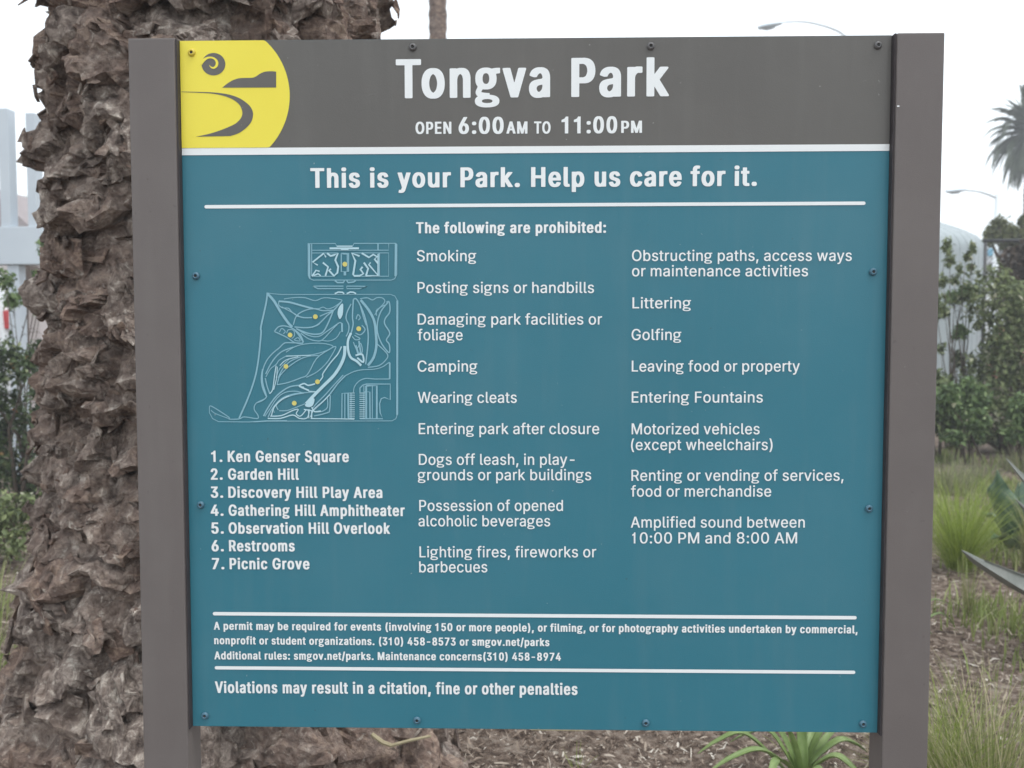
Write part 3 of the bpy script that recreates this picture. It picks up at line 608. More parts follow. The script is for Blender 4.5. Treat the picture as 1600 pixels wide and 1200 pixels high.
s650|388 -13 263 -14 206 -2 182 8 158 20 125 45 106 65 89 89 68 135 55 182 56 208 60 215 67 220 144 243 173 248 220 247 237 244 246 239 252 232 265 192 277 170 298 149 318 138 325 137 339 141 361 156 377 175 387 194 390 211 389 232 382 251 370 268 358 278 342 287 215 327 194 336 154 358 126 380 103 408 87 439 75 477 71 501 71 570 75 594 84 627 94 649 110 675 135 705 154 720 173 733 218 754 275 766 389 766 437 757 458 749 482 737 504 723 518 711 537 690 549 673 564 646 576 618 588 575 588 563 586 556 582 551 573 546 501 524 473 519 425 519 408 523 399 527 393 535 380 565 365 590 351 607 335 616 323 615 301 599 286 580 279 565 275 544 277 527 284 508 296 492 308 482 325 472 351 463 456 430 501 409 520 397 535 386 551 369 568 346 585 313 594 277 598 254 598 192 594 168 587 139 578 115 559 82 535 53 499 25 449 1 415 -9
t449|362 -6 256 -7 218 0 196 8 165 25 141 46 122 75 113 94 105 118 98 161 97 604 96 608 92 611 42 612 25 616 15 623 13 630 12 637 12 732 13 739 15 746 27 754 46 757 89 757 96 762 98 908 100 915 104 920 115 926 135 929 263 929 282 926 292 922 298 915 300 906 300 768 302 761 311 757 385 756 404 750 408 746 411 739 412 637 411 630 408 623 399 616 380 612 308 612 302 608 300 601 300 201 303 177 309 158 318 149 380 147 396 143 406 137 412 123 426 39 426 20 420 11 399 1
u715|374 -8 280 -9 237 -2 211 8 175 27 161 38 144 55 122 85 103 123 93 154 84 194 79 249 79 732 79 739 82 746 94 754 115 757 246 757 270 752 277 746 280 742 281 732 281 304 284 263 291 225 305 192 327 163 344 150 351 149 361 151 380 165 392 177 404 194 415 217 421 232 428 258 430 277 433 308 433 732 436 744 440 749 446 753 465 757 599 757 623 753 630 748 634 742 636 732 636 25 634 15 632 11 625 6 604 0 470 0 439 7 411 -1
v685|419 1 270 0 249 6 239 15 30 718 30 741 33 746 39 752 65 757 204 757 225 754 236 746 240 739 254 692 334 404 338 392 342 388 346 392 349 399 439 720 444 737 449 746 461 754 480 757 620 757 644 753 651 749 655 744 657 737 657 727 651 706 449 25 445 15 439 8 430 4
w944|714 1 573 0 554 4 542 11 536 23 478 285 473 295 470 295 468 292 465 282 409 27 406 18 401 11 389 4 368 0 237 0 218 4 206 11 201 20 199 30 41 696 36 720 36 732 37 742 42 748 51 754 70 757 206 757 227 754 239 746 244 737 247 727 300 480 306 470 311 475 313 485 367 737 372 746 380 752 406 757 539 757 561 754 573 746 578 737 632 482 637 472 639 473 642 476 644 485 698 732 701 742 706 748 715 754 735 757 870 757 892 754 903 746 907 737 906 713 744 27 742 18 737 10 727 4
y685|243 -270 149 -271 125 -268 104 -263 85 -256 77 -251 72 -242 72 -220 93 -125 101 -117 118 -113 180 -112 189 -106 199 -92 211 -65 231 1 235 23 34 701 29 723 30 742 35 748 42 753 65 757 206 757 225 754 236 746 240 739 254 692 334 404 339 389 342 387 346 391 349 398 444 735 449 746 461 754 482 757 620 757 644 753 651 748 656 742 656 723 430 -39 404 -123 392 -151 378 -180 356 -211 339 -228 318 -244 289 -259 268 -266
z672|583 1 99 0 77 4 65 11 63 18 62 25 62 108 65 123 344 587 350 599 347 604 342 605 108 605 82 610 74 618 71 630 72 735 74 744 80 750 89 754 108 757 563 757 585 754 596 746 599 739 600 732 600 642 597 627 321 163 320 158 323 154 327 152 573 152 589 150 600 146 606 141 609 132 609 20 607 13 603 8 594 4
"""
FONT_REGULAR = """
 347
(531|456 -187 332 -188 323 -185 317 -177 253 -42 221 46 191 156 167 311 164 346 167 508 179 608 199 713 227 825 268 944 315 1046 323 1056 332 1059 451 1059 460 1054 406 913 360 765 324 594 310 454 312 325 334 185 356 101 384 13 459 -175 460 -182
)531|205 -187 82 -188 71 -182 142 -4 180 115 206 230 221 354 219 499 209 582 192 677 144 858 104 973 71 1049 72 1056 80 1059 201 1059 214 1051 261 951 304 827 335 706 362 539 369 427 367 337 359 261 344 175 318 73 292 -6 247 -113 216 -175
,377|183 -232 80 -233 73 -230 71 -225 123 137 127 145 135 148 275 147 281 144 282 137 190 -223
-857|639 365 215 365 210 368 207 375 208 477 211 483 220 486 637 485 643 482 645 473 645 375
0857|469 -13 394 -14 320 1 258 32 204 81 160 144 127 220 103 315 91 418 88 535 98 651 120 754 134 796 158 849 200 913 223 938 256 966 320 999 396 1014 463 1014 537 999 565 987 602 965 633 939 659 911 699 849 735 761 754 682 767 575 769 480 759 349 735 237 702 154 654 82 599 32 537 1|446 108 492 124 527 151 561 194 580 232 600 289 616 373 624 458 624 539 619 608 606 685 590 744 564 801 533 844 508 866 473 885 427 895 373 880 335 854 301 813 277 768 257 711 241 630 233 549 233 451 243 354 257 289 277 232 301 187 329 151 365 124 411 108
1774|476 1 351 0 344 2 341 8 340 704 330 709 208 699 202 701 200 708 202 799 324 880 374 989 387 1000 473 1000 479 996 481 989 481 11
8857|471 -13 394 -14 320 -4 263 15 215 41 169 80 127 137 106 189 95 256 98 306 106 346 118 382 134 415 158 449 189 481 223 504 260 523 211 556 188 577 163 613 146 649 132 704 129 754 134 801 146 844 158 870 187 913 241 963 308 998 351 1009 396 1014 461 1014 535 1001 594 976 632 949 665 916 699 865 716 820 726 761 720 689 711 654 695 618 671 582 649 560 599 527 597 523 637 501 667 480 708 435 733 394 749 351 759 299 759 239 749 187 734 146 709 106 654 51 620 29 568 6 525 -6|442 106 480 112 515 124 551 146 575 169 592 196 604 227 609 254 609 296 604 325 590 361 571 389 549 411 523 430 492 444 458 454 418 457 377 449 344 436 308 413 286 392 265 361 251 325 246 296 245 254 253 218 265 192 279 170 304 146 339 124 373 113 418 105|439 575 468 581 499 593 520 608 546 634 571 682 578 715 578 754 564 811 531 856 482 885 456 892 420 895 363 880 335 863 315 847 294 815 283 789 276 756 276 720 289 668 302 642 324 615 351 596 377 584 420 574
:377|219 -8 173 -9 149 -4 119 15 99 46 91 82 99 123 118 152 149 173 173 178 204 179 237 171 265 150 282 125 290 89 290 68 283 44 273 27 254 8|210 527 177 527 139 537 108 565 95 592 91 623 101 663 123 693 154 711 211 714 235 709 265 687 286 651 290 608 278 570 246 539 230 531
A905|866 1 730 0 718 4 629 265 625 273 615 276 282 275 275 265 188 4 177 0 46 0 35 6 77 142 344 932 364 989 370 998 525 1000 537 992 868 20 871 8|577 396 582 399 583 406 512 620 456 808 449 817 320 399 330 395
C960|545 -13 465 -14 406 -6 370 3 294 37 223 91 192 125 160 168 115 256 89 346 76 439 76 556 91 663 118 749 143 804 165 840 196 881 238 923 299 966 377 999 465 1014 539 1014 618 1001 682 978 718 959 751 935 795 894 840 832 873 758 890 689 888 682 880 679 746 680 739 687 728 725 711 763 685 802 658 828 618 856 587 871 556 880 506 888 473 885 427 874 385 854 358 837 308 789 282 751 265 718 239 644 224 554 224 449 234 375 253 308 282 248 314 204 346 172 379 149 432 125 494 112 530 115 573 125 625 149 659 173 680 193 716 246 744 319 877 321 889 315 878 256 852 189 823 141 775 86 727 48 673 18 608 -4
D946|476 1 125 0 113 6 112 987 118 999 477 1000 539 992 594 977 639 959 673 940 718 907 750 875 801 804 832 737 850 682 864 608 869 554 869 449 854 339 842 294 818 232 794 186 756 134 723 101 687 72 642 45 587 23 530 8|404 120 487 130 527 141 561 156 617 194 639 217 668 258 687 296 702 337 719 415 724 473 724 530 716 606 694 687 668 744 631 794 577 837 520 863 449 878 270 881 264 877 262 870 262 127 265 121 273 119
E794|708 1 125 0 113 6 112 987 118 999 696 1000 708 994 709 892 707 885 701 881 273 881 263 876 264 570 273 567 670 566 676 563 678 556 679 458 676 449 668 445 265 443 262 435 262 130 264 123 273 119 706 119 712 115 714 106 714 11
F779|256 1 123 0 115 4 112 11 113 994 125 1000 696 999 702 989 702 894 700 885 694 881 273 881 263 876 264 556 273 552 654 552 659 549 662 542 662 444 659 435 651 431 273 431 264 427 262 13
G978|548 -13 465 -14 377 1 301 32 230 83 177 142 153 177 125 232 94 325 81 389 76 439 76 558 94 675 125 768 167 844 199 885 233 920 296 966 335 985 375 999 461 1014 535 1014 620 1000 685 976 740 942 797 889 840 832 873 763 892 689 890 682 882 679 744 681 704 765 658 823 625 849 589 868 554 880 504 888 439 878 401 864 368 844 319 804 294 770 271 732 243 661 232 613 224 554 224 449 237 365 263 287 303 218 356 165 389 144 420 129 461 118 508 112 577 125 620 143 658 169 695 208 723 256 740 304 752 377 746 387 518 391 514 401 514 494 518 505 527 507 887 507 899 501 900 370 892 299 873 227 854 185 827 141 773 79 711 34 673 15 632 1
L748|682 1 125 0 113 6 112 987 118 999 251 1000 258 997 261 992 263 124 273 119 680 119 685 115 688 106 688 11
M1174|1056 1 925 0 918 3 915 8 914 689 911 712 654 6 644 0 532 0 523 2 515 13 310 568 266 701 258 714 255 694 254 8 251 3 242 0 125 0 115 4 112 13 112 987 115 997 296 1000 311 993 540 363 587 219 594 227 641 377 862 994 875 1000 1049 1000 1059 996 1062 987 1062 13
O1002|545 -13 463 -14 377 1 304 32 237 79 194 122 170 153 127 230 106 285 91 337 76 439 76 556 91 663 120 754 141 799 167 842 199 883 236 920 299 966 377 999 463 1014 565 1011 646 992 727 951 788 901 842 832 887 742 911 661 926 551 926 446 921 394 909 327 878 235 833 154 776 87 708 37 661 13 625 1|511 113 570 125 623 149 671 185 709 230 744 296 764 356 776 420 781 501 776 580 764 644 744 704 708 771 671 815 623 851 563 878 501 888 435 876 380 851 343 825 296 773 263 713 243 661 227 577 222 499 227 423 244 337 265 282 303 218 346 172 389 143 449 120
P841|256 1 123 0 115 4 112 11 113 994 125 1000 489 1000 537 994 575 985 635 959 685 921 723 875 746 830 766 770 774 715 774 646 759 568 739 517 701 460 649 413 601 387 546 370 492 362 273 362 264 358 262 13|444 482 501 491 542 508 573 532 600 570 616 613 624 656 623 715 607 780 590 811 569 835 537 857 504 871 442 881 267 880 262 870 263 486 273 481
R849|801 1 654 0 639 6 454 375 449 383 439 386 273 386 264 382 261 6 249 0 125 0 115 4 112 13 112 987 115 997 125 1000 494 1000 539 994 601 978 644 956 686 925 723 882 754 823 770 758 776 675 768 608 745 537 711 485 670 446 613 412 609 404 804 15 806 6|468 508 513 517 556 537 583 558 607 594 623 649 626 706 619 754 604 794 585 823 561 845 532 861 499 873 442 881 267 880 262 870 263 512 273 507
S845|448 -18 363 -16 292 -4 235 17 187 46 149 79 105 139 80 208 72 261 74 273 82 276 218 275 225 266 232 230 243 201 260 175 280 155 306 137 337 122 377 110 415 105 482 113 546 139 587 172 604 194 616 218 626 258 623 306 609 342 582 371 546 395 499 416 304 477 230 510 182 543 143 582 122 615 106 656 95 725 103 799 127 861 156 904 189 938 213 956 265 985 323 1004 396 1014 465 1014 535 1004 592 985 646 954 692 914 723 873 747 820 759 761 758 742 751 736 618 737 612 744 595 801 563 842 525 868 504 878 435 893 380 887 323 866 284 837 253 789 243 739 248 701 265 665 291 639 315 622 354 603 561 537 646 497 693 463 727 425 757 375 768 337 774 296 774 256 766 201 742 139 723 108 697 77 640 32 585 6 523 -11
W1279|990 1 839 0 825 7 644 732 639 741 633 732 454 8 449 2 439 0 294 0 283 4 37 975 34 989 37 997 173 1000 185 994 330 392 363 239 368 231 373 239 537 920 558 997 708 1000 718 998 723 992 903 242 908 232 915 242 1092 992 1096 998 1106 1000 1232 1000 1243 996 1242 977 1026 125 997 11
a741|357 -15 268 -17 223 -9 168 13 127 41 91 85 70 127 58 187 57 235 65 285 82 323 111 359 149 387 194 409 235 420 461 457 482 466 494 477 500 494 499 525 493 558 480 587 466 606 449 621 404 640 354 642 320 635 289 621 254 594 234 570 217 539 208 534 177 536 87 564 78 573 98 623 122 658 153 689 182 711 223 732 275 749 320 757 377 760 470 747 501 737 539 718 565 700 588 677 611 644 625 615 640 558 645 492 645 13 643 4 635 0 511 0 503 8 502 46 496 53 464 25 432 6 394 -9|339 99 373 105 411 120 449 148 471 175 490 213 499 256 500 342 496 350 301 317 251 297 231 282 215 263 203 230 202 194 208 170 222 144 239 127 268 110 315 99
b805|474 -15 399 -16 363 -11 332 -1 289 25 242 70 238 61 238 11 232 1 111 0 99 6 98 987 104 999 227 1000 239 994 243 677 249 679 276 708 298 725 323 740 349 750 382 757 425 760 480 757 518 750 549 740 582 723 618 697 643 673 685 615 713 554 728 504 738 444 740 332 728 239 704 165 682 123 663 94 611 39 551 3 513 -9|423 101 458 108 496 127 523 149 551 187 575 239 587 285 595 346 595 399 587 461 575 506 557 549 540 575 515 602 489 621 449 637 415 641 380 636 339 618 314 599 288 568 268 530 251 480 241 418 239 373 243 308 255 251 270 211 292 172 313 146 349 120 385 106
c753|436 -15 356 -16 289 -4 230 22 182 58 139 106 103 168 79 237 67 301 64 406 72 473 94 551 127 618 157 658 191 692 220 713 265 737 301 749 342 757 401 760 463 754 523 737 565 716 607 685 646 640 676 587 688 551 686 542 677 537 582 510 556 511 549 518 525 568 494 604 456 628 425 638 392 642 354 635 308 614 270 578 241 530 224 482 212 420 210 349 215 301 226 251 246 201 274 158 306 130 342 110 385 100 430 105 458 115 487 132 508 151 535 189 551 229 561 235 599 233 685 210 691 204 678 158 654 113 630 81 599 50 537 10 496 -4
d805|414 -15 315 -14 249 6 186 46 156 77 132 108 112 142 94 185 77 242 70 282 64 332 64 413 80 513 108 592 146 654 177 688 206 711 237 730 270 744 325 757 363 759 439 754 492 735 525 711 556 680 563 680 565 994 575 1000 699 1000 705 996 707 987 707 8 704 3 696 0 573 1 567 11 567 61 563 69 527 34 492 8 454 -9|394 101 435 110 466 125 495 149 521 182 540 220 554 265 564 327 567 377 561 442 550 496 532 542 515 570 485 605 461 621 420 637 387 641 351 636 311 618 279 592 255 561 237 525 218 461 210 399 210 351 215 301 225 256 241 211 263 172 294 138 320 120 356 106
e768|448 -15 365 -17 311 -9 254 10 198 44 154 87 110 151 86 211 70 282 64 332 64 406 70 456 91 544 122 611 164 668 215 711 282 744 339 757 399 759 468 751 532 730 583 699 616 668 657 611 688 535 702 465 707 406 707 342 705 332 699 329 220 329 211 324 212 294 221 251 236 211 252 182 269 161 301 132 354 107 387 100 418 100 454 108 480 120 520 150 540 177 554 208 563 214 599 211 680 190 693 182 694 175 687 154 666 111 644 81 611 49 573 22 532 3 482 -11|554 441 559 451 547 506 530 549 508 583 485 607 461 623 425 637 392 643 365 640 327 628 296 609 268 583 246 554 229 520 217 482 212 451 213 444 223 440
f496|285 1 161 0 149 6 147 630 144 636 137 638 18 641 14 651 14 737 17 744 25 748 137 748 146 751 148 865 158 918 179 961 215 999 249 1020 296 1037 342 1043 413 1040 456 1030 473 1020 446 917 439 912 423 912 373 922 335 913 318 902 308 889 293 846 290 808 293 751 301 748 444 745 448 737 448 651 445 642 437 638 301 638 291 632 290 13
g807|405 -246 273 -243 215 -235 158 -221 111 -201 85 -185 58 -161 39 -128 33 -77 46 -30 70 2 92 18 131 39 133 44 91 87 81 108 77 130 80 154 89 182 132 263 99 301 79 330 60 375 51 415 48 444 48 525 53 563 65 604 96 661 132 697 177 726 235 747 294 757 361 759 432 754 513 733 606 747 746 751 752 742 752 658 749 650 632 635 624 630 647 556 652 518 652 446 647 406 632 356 616 323 593 292 568 268 537 246 496 227 456 215 404 207 351 205 235 215 215 189 192 146 192 139 199 134 244 118 318 107 444 100 451 94 452 80 458 74 546 63 611 48 678 15 705 -8 719 -30 731 -68 731 -106 726 -127 708 -159 675 -189 627 -213 573 -230 492 -243|446 -161 532 -148 570 -133 592 -115 601 -87 596 -63 577 -44 539 -26 501 -17 430 -10 299 -12 242 -22 206 -34 180 -50 165 -73 165 -99 174 -115 194 -132 225 -145 277 -157 327 -162|382 315 418 322 449 337 475 357 495 385 507 413 514 449 514 513 509 546 496 577 481 601 456 623 430 637 377 650 323 650 289 644 262 635 237 619 215 597 198 568 189 539 183 499 184 463 189 425 201 392 215 368 254 334 285 321 318 315
h779|675 1 551 0 539 6 538 465 532 515 518 558 489 602 446 630 399 640 349 630 301 602 272 568 256 535 248 511 240 454 239 6 227 0 108 0 99 6 98 987 103 999 227 1000 239 994 240 696 244 685 299 728 344 748 385 757 423 759 475 757 530 744 577 721 612 692 644 646 669 585 681 506 681 13
i339|235 1 108 0 101 3 98 8 98 735 100 744 106 747 230 748 237 745 240 739 240 13|193 863 154 862 125 870 99 888 82 915 76 944 82 977 100 1006 130 1025 161 1031 211 1025 240 1006 259 977 264 939 251 901 225 875
k726|701 1 546 0 534 4 313 304 294 325 249 283 241 270 239 6 227 0 108 0 99 6 98 987 103 999 230 1000 237 997 240 992 240 461 244 450 251 453 515 744 527 748 673 748 683 744 681 735 411 438 404 425 697 23 705 8
l379|317 -4 230 -4 196 2 168 15 151 26 126 54 113 77 103 108 98 146 98 987 100 996 106 1000 230 1000 237 997 240 992 241 182 249 137 261 120 280 112 335 114 343 106 361 11 351 3
m1140|1037 1 911 0 899 6 898 518 894 542 880 582 856 611 820 632 777 643 735 635 693 611 665 577 646 527 643 506 643 13 639 3 511 0 499 6 498 520 494 544 482 577 456 611 423 632 380 643 337 632 313 621 292 604 261 563 246 520 240 475 239 6 227 0 101 3 98 13 98 735 100 744 111 748 232 746 238 739 238 692 242 686 294 730 339 752 389 762 465 759 499 749 532 730 554 711 594 658 601 661 637 702 670 728 715 749 756 759 832 762 873 756 915 742 959 715 994 678 1015 644 1030 604 1040 551 1043 13
n778|675 1 551 0 539 6 538 465 532 515 518 558 489 602 446 630 399 640 349 630 301 602 272 568 256 535 248 511 240 454 239 6 227 0 111 0 100 4 98 13 98 735 101 745 232 746 238 739 238 689 242 682 292 723 342 747 389 757 437 760 477 757 523 747 565 728 590 711 623 677 642 649 661 608 675 554 681 508 681 13
o788|436 -15 356 -16 289 -4 230 22 182 58 139 106 103 168 79 237 67 301 64 406 72 473 94 551 127 618 157 658 191 692 220 713 265 737 301 749 342 757 401 759 485 749 539 730 594 695 640 649 680 585 706 515 721 439 724 332 716 265 694 189 661 123 629 80 601 53 570 29 513 1 470 -11|406 101 439 108 480 127 514 158 535 187 556 232 570 282 578 337 579 399 570 458 561 494 544 537 520 575 501 597 462 625 427 637 394 642 356 636 311 616 276 585 258 561 234 513 220 465 210 394 210 349 215 299 232 235 246 201 273 160 296 137 329 115 380 101
p805|235 -277 108 -278 100 -275 98 -268 98 739 101 745 108 748 232 746 238 737 238 682 242 674 292 721 318 737 349 750 385 757 439 760 482 757 520 749 582 723 618 697 644 671 685 615 713 554 732 480 740 413 738 301 723 220 704 165 688 132 652 80 601 32 575 15 532 -4 465 -17 401 -17 363 -11 318 6 270 41 249 65 242 66 240 -265|423 101 458 108 496 127 523 149 551 187 575 239 587 285 595 346 595 399 587 461 575 506 557 549 540 575 515 602 489 621 449 637 415 641 380 636 339 618 314 599 288 568 268 530 251 480 241 418 239 373 243 308 255 251 270 211 292 172 313 146 349 120 385 106
r506|235 1 108 0 101 3 98 8 99 742 111 748 232 746 238 739 238 701 242 693 292 732 335 751 382 760 470 756 476 744 474 632 444 629 385 633 337 621 310 606 287 587 265 558 250 525 240 470 240 13
s697|393 -15 313 -17 265 -11 220 1 170 25 131 56 101 94 79 137 67 182 70 191 80 195 170 216 199 216 206 210 225 163 251 131 287 110 344 98 394 105 430 120 461 143 480 173 486 196 484 227 473 251 454 273 411 295 249 338 187 365 160 382 134 406 113 435 96 470 86 535 89 570 101 618 122 656 148 687 201 726 254 747 308 757 365 760 427 754 475 742 515 723 546 700 578 665 604 620 620 575 619 568 611 562 525 541 494 541 486 546 461 594 439 618 401 639 358 647 318 640 282 625 253 601 237 573 231 544 237 515 249 493 268 475 318 451 465 412 537 382 568 361 592 337 615 304 626 275 633 237 630 165 621 132 609 108 582 70 542 34 499 10 451 -6
t449|355 -8 270 -6 232 3 201 17 172 39 156 58 136 92 126 120 119 170 119 630 111 638 25 638 17 642 14 735 17 744 23 747 108 748 118 753 119 918 122 925 127 928 261 926 264 915 266 751 275 748 394 748 401 745 404 739 405 651 401 641 275 638 266 635 264 627 264 177 268 156 279 130 301 113 325 107 365 112 399 108 420 13 419 6 411 0
u779|364 -11 304 -9 273 -4 242 6 213 20 188 37 156 70 136 99 117 139 103 194 98 242 99 742 111 748 230 748 239 742 240 277 246 232 265 180 291 144 327 120 349 112 382 107 430 118 478 146 509 185 530 239 538 296 539 742 551 748 675 746 681 735 680 6 668 0 546 1 541 8 540 58 537 65 494 29 452 6 411 -6
v741|440 1 306 0 294 8 36 735 35 742 39 746 177 748 189 741 370 199 376 206 398 282 552 742 565 748 694 748 704 744 702 725 452 20
w1063|807 1 680 0 668 6 584 318 537 506 532 515 525 501 395 6 382 0 263 0 252 4 45 735 46 745 182 748 194 740 325 233 331 242 453 727 461 745 594 748 608 740 732 242 737 234 742 242 870 742 882 748 1015 745 1018 735 999 665 818 23 813 7
x722|675 1 532 0 521 4 401 199 368 259 361 265 201 4 189 0 54 0 43 4 44 13 278 382 256 423 58 734 58 745 68 748 204 748 216 744 363 499 370 505 413 585 511 744 523 748 656 748 666 744 665 732 451 392 445 377 675 18 679 8
y741|226 -282 142 -283 101 -275 89 -265 114 -163 123 -160 146 -160 189 -165 211 -158 227 -147 242 -132 261 -99 294 1 35 742 44 748 175 748 189 741 370 199 375 204 553 742 565 748 701 746 706 739 702 725 411 -94 386 -156 354 -209 316 -246 273 -271
z725|642 1 89 0 79 4 76 85 80 99 455 623 452 627 444 629 94 630 88 642 88 735 92 745 101 748 623 748 633 744 636 654 633 642 269 125 272 120 280 119 642 118 648 106 648 11
"""


def area(p):
    return 0.5 * sum(p[i][0] * p[(i + 1) % len(p)][1] - p[(i + 1) % len(p)][0] * p[i][1] for i in range(len(p)))


def inside(pt, poly):
    c = False
    for i in range(len(poly)):
        a0, a1 = poly[i], poly[i - 1]
        if (a0[1] > pt[1]) != (a1[1] > pt[1]) and pt[0] < (a1[0] - a0[0]) * (pt[1] - a0[1]) / (a1[1] - a0[1]) + a0[0]: c = not c
    return c


def load_font(txt):
    out = {}
    for row in txt.strip('\n').split('\n'):
        c, f = row[0], row[1:].split('|')
        cs = []
        for q in f[1:]:
            v = [int(t) / 1000 for t in q.split()]
            cs.append(np.array(v).reshape(-1, 2))
        grp = []
        cs.sort(key=lambda p: -abs(area(p)))
        for p in cs:
            for g in grp:
                if inside(p[0], g[0]):
                    g.append(p)
                    break
            else:
                grp.append([p])
        out[c] = (int(f[0]) / 1000, grp)
    return out


FONTS = {'B': load_font(FONT_BOLD), 'R': load_font(FONT_REGULAR)}
KERN = {'To': -0.09, 'We': -0.04, 'ay': -0.02, 'ry': -0.02, 'Vi': -0.02, 'gv': -0.02, 'TO': -0.03, 'y.': -0.05, 'r ': -0.02}


def ell(cx_, cy_, rx, ry, n=28):
    return [np.array([cx_ + rx * math.cos(2 * math.pi * k / n), cy_ + ry * math.sin(2 * math.pi * k / n)]) for k in range(n)]


def text_groups(txt, x0, x1, yb0, yb1, cap, face):
    """contour groups on the panel for one line spanning photo pixels x0..x1 on the baseline yb0..yb1"""
    pu = px((x0 + x1) / 2, (yb0 + yb1) / 2)
    o0, o1 = S(x0, yb0), S(x1, yb1)
    width = float(np.linalg.norm(o1 - o0))
    ux = (o1 - o0) / width
    uy = np.array([-ux[1], ux[0]])
    F = FONTS[face]
    pos, x = [], 0.0
    for i, c in enumerate(txt):
        x += KERN.get(txt[i - 1:i + 1], 0) if i else 0
        pos.append(x)
        x += F[c][0]
    l0 = min(p[0] for g in F[txt[0]][1] for p in g[0])
    r0 = pos[-1] + max(p[0] for g in F[txt[-1]][1] for p in g[0])
    sx = width / (r0 - l0)
    sy = cap * pu
    out = []
    for i, c in enumerate(txt):
        for g in F[c][1]:
            out.append([[o0 + ux * ((p[0] + pos[i] - l0) * sx) + uy * (p[1] * sy) for p in lp] for lp in g])
    return out


def lettering(name, lines, depth=0.0010):
    G = []
    for ln in lines:
        G += text_groups(*ln)
    return flat(name, G, M['white'], panel, depth, lift=0.0000015)


T1 = [('Tongva', 618.5, 859, 153.7, 152.2), ('Park', 892, 1044.5, 152, 151.0)]
for t, x0, x1, y0, y1 in T1:
    lettering('title_word', [(t, x0, x1, y0, y1, 61, 'B')], 0.0014)
lettering('hours_text', [('OPEN', 649, 705, 209.4, 209.2, 19, 'B'), ('6:00', 716.3, 786.6, 209.3, 209.2, 26.3, 'B'), ('AM', 790.8, 823.7, 209, 209, 19, 'B'),
                         ('TO', 834, 859.8, 209, 209, 19, 'B'), ('11:00', 876.8, 963.8, 208.8, 208.5, 26.3, 'B'), ('PM', 970, 1002.5, 208.2, 208, 19, 'B')], 0.0014)
lettering('slogan_text', [('This is your Park.', 485, 812, 293.3, 292.3, 31, 'B')])
lettering('slogan_text', [('Help us care for it.', 829.5, 1181.8, 292.2, 291, 31, 'B')])
lettering('heading_text', [('The following are prohibited:', 650, 946.6, 364.4, 364, 17.4, 'B')])
c0 = 17.2
items = [
    [('Smoking', 651.4, 744, 408)], [('Posting signs or handbills', 652.4, 928, 457.6)],
    [('Damaging park facilities or', 652.8, 940.6, 507), ('foliage', 652.8, 723, 531.4)], [('Camping', 652.8, 746, 580.4)],
    [('Wearing cleats', 653, 807.6, 629.2)], [('Entering park after closure', 654.6, 936.4, 678)],
    [('Dogs off leash, in play-', 654.8, 898, 726), ('grounds or park buildings', 653.2, 924, 750)],
    [('Possession of opened', 655.6, 880, 798), ('alcoholic beverages', 654.4, 860, 822)],
    [('Lighting fires, fireworks or', 656, 932, 870.4), ('barbecues', 655.6, 762, 893.8)],
    [('Obstructing paths, access ways', 987.2, 1330.3, 408), ('or maintenance activities', 987.2, 1262, 432)], [('Littering', 988, 1079.4, 482)],
    [('Golfing', 986.7, 1064.3, 531.5)], [('Leaving food or property', 987, 1249.3, 580.7)], [('Entering Fountains', 987, 1191.7, 629.2)],
    [('Motorized vehicles', 987, 1186.8, 678.7), ('(except wheelchairs)', 986, 1207, 703.3)],
    [('Renting or vending of services,', 986.7, 1317.8, 751.3), ('food or merchandise', 986, 1205, 776)],
    [('Amplified sound between', 985.9, 1257.5, 824.4), ('10:00 PM and 8:00 AM', 988, 1245.5, 849)]]
for it in items:
    lettering('prohibition_text', [(t, x0, x1, y, y + (x1 - x0) * 0.001, c0, 'R') for t, x0, x1, y in it])
for n_, nx0, nx1, t, x0, x1, y in ((1, 330.6, 348, 'Ken Genser Square', 356.4, 545.6, 721), (2, 330, 348.6, 'Garden Hill', 357, 467.6, 748.8),
                                   (3, 330, 349.4, 'Discovery Hill Play Area', 357.4, 598, 777), (4, 330, 350, 'Gathering Hill Amphitheater', 358, 633, 805.2),
                                   (5, 331, 350.4, 'Observation Hill Overlook', 358, 610, 833), (6, 331.4, 350.6, 'Restrooms', 358.6, 461.2, 860.6), (7, 332, 351.4, 'Picnic Grove', 359.6, 484.4, 888.6)):
    lettering('map_key_text', [('%d.' % n_, nx0, nx1, y, y, 17.6, 'B'), (t, x0, x1, y, y + (x1 - x0) * 0.003, 17.6, 'B')])
lettering('permit_text', [
    ('A permit may be required for events (involving 150 or more people), or filming, or for photography activities undertaken by commercial,', 335, 1340, 983, 990, 12.4, 'B'),
    ('nonprofit or student organizations. (310) 458-8573 or smgov.net/parks', 335.7, 859, 1005.6, 1009.2, 12.4, 'B'),
    ('Additional rules: smgov.net/parks. Maintenance concerns(310) 458-8974', 336, 877, 1029.2, 1032, 12.4, 'B')])
lettering('violations_text', [('Violations may result in a citation, fine or other penalties', 337, 903, 1081.8, 1085.5, 18.3, 'B')])


# ---- the line map
def fA(p): return (400 + p[0] / 5.713, 450 + p[1] / 5.713)
def fB(p): return (310 + p[0] / 3.75, 360 + p[1] / 3.75)
def fC(p): return (470 + p[0] / 7.5, 370 + p[1] / 7.5)


mid, brt, blobs = [], [], []


def ln(fr, pts, wpx=1.1, bright=False, smooth=True):
    q = catmull(pts, 4) if smooth and len(pts) > 2 else [np.array(p, float) for p in pts]
    q = [S(*fr(p)) for p in q]
    hw = wpx * 0.00125 / 2
    r_ = ribbon(q, [hw] * len(q))
    (brt if bright else mid).append((r_[:len(q)], r_[len(q):][::-1]))


def fill(fr, pts):
    blobs.append([[S(*fr(p)) for p in catmull(pts, 4, True)]])


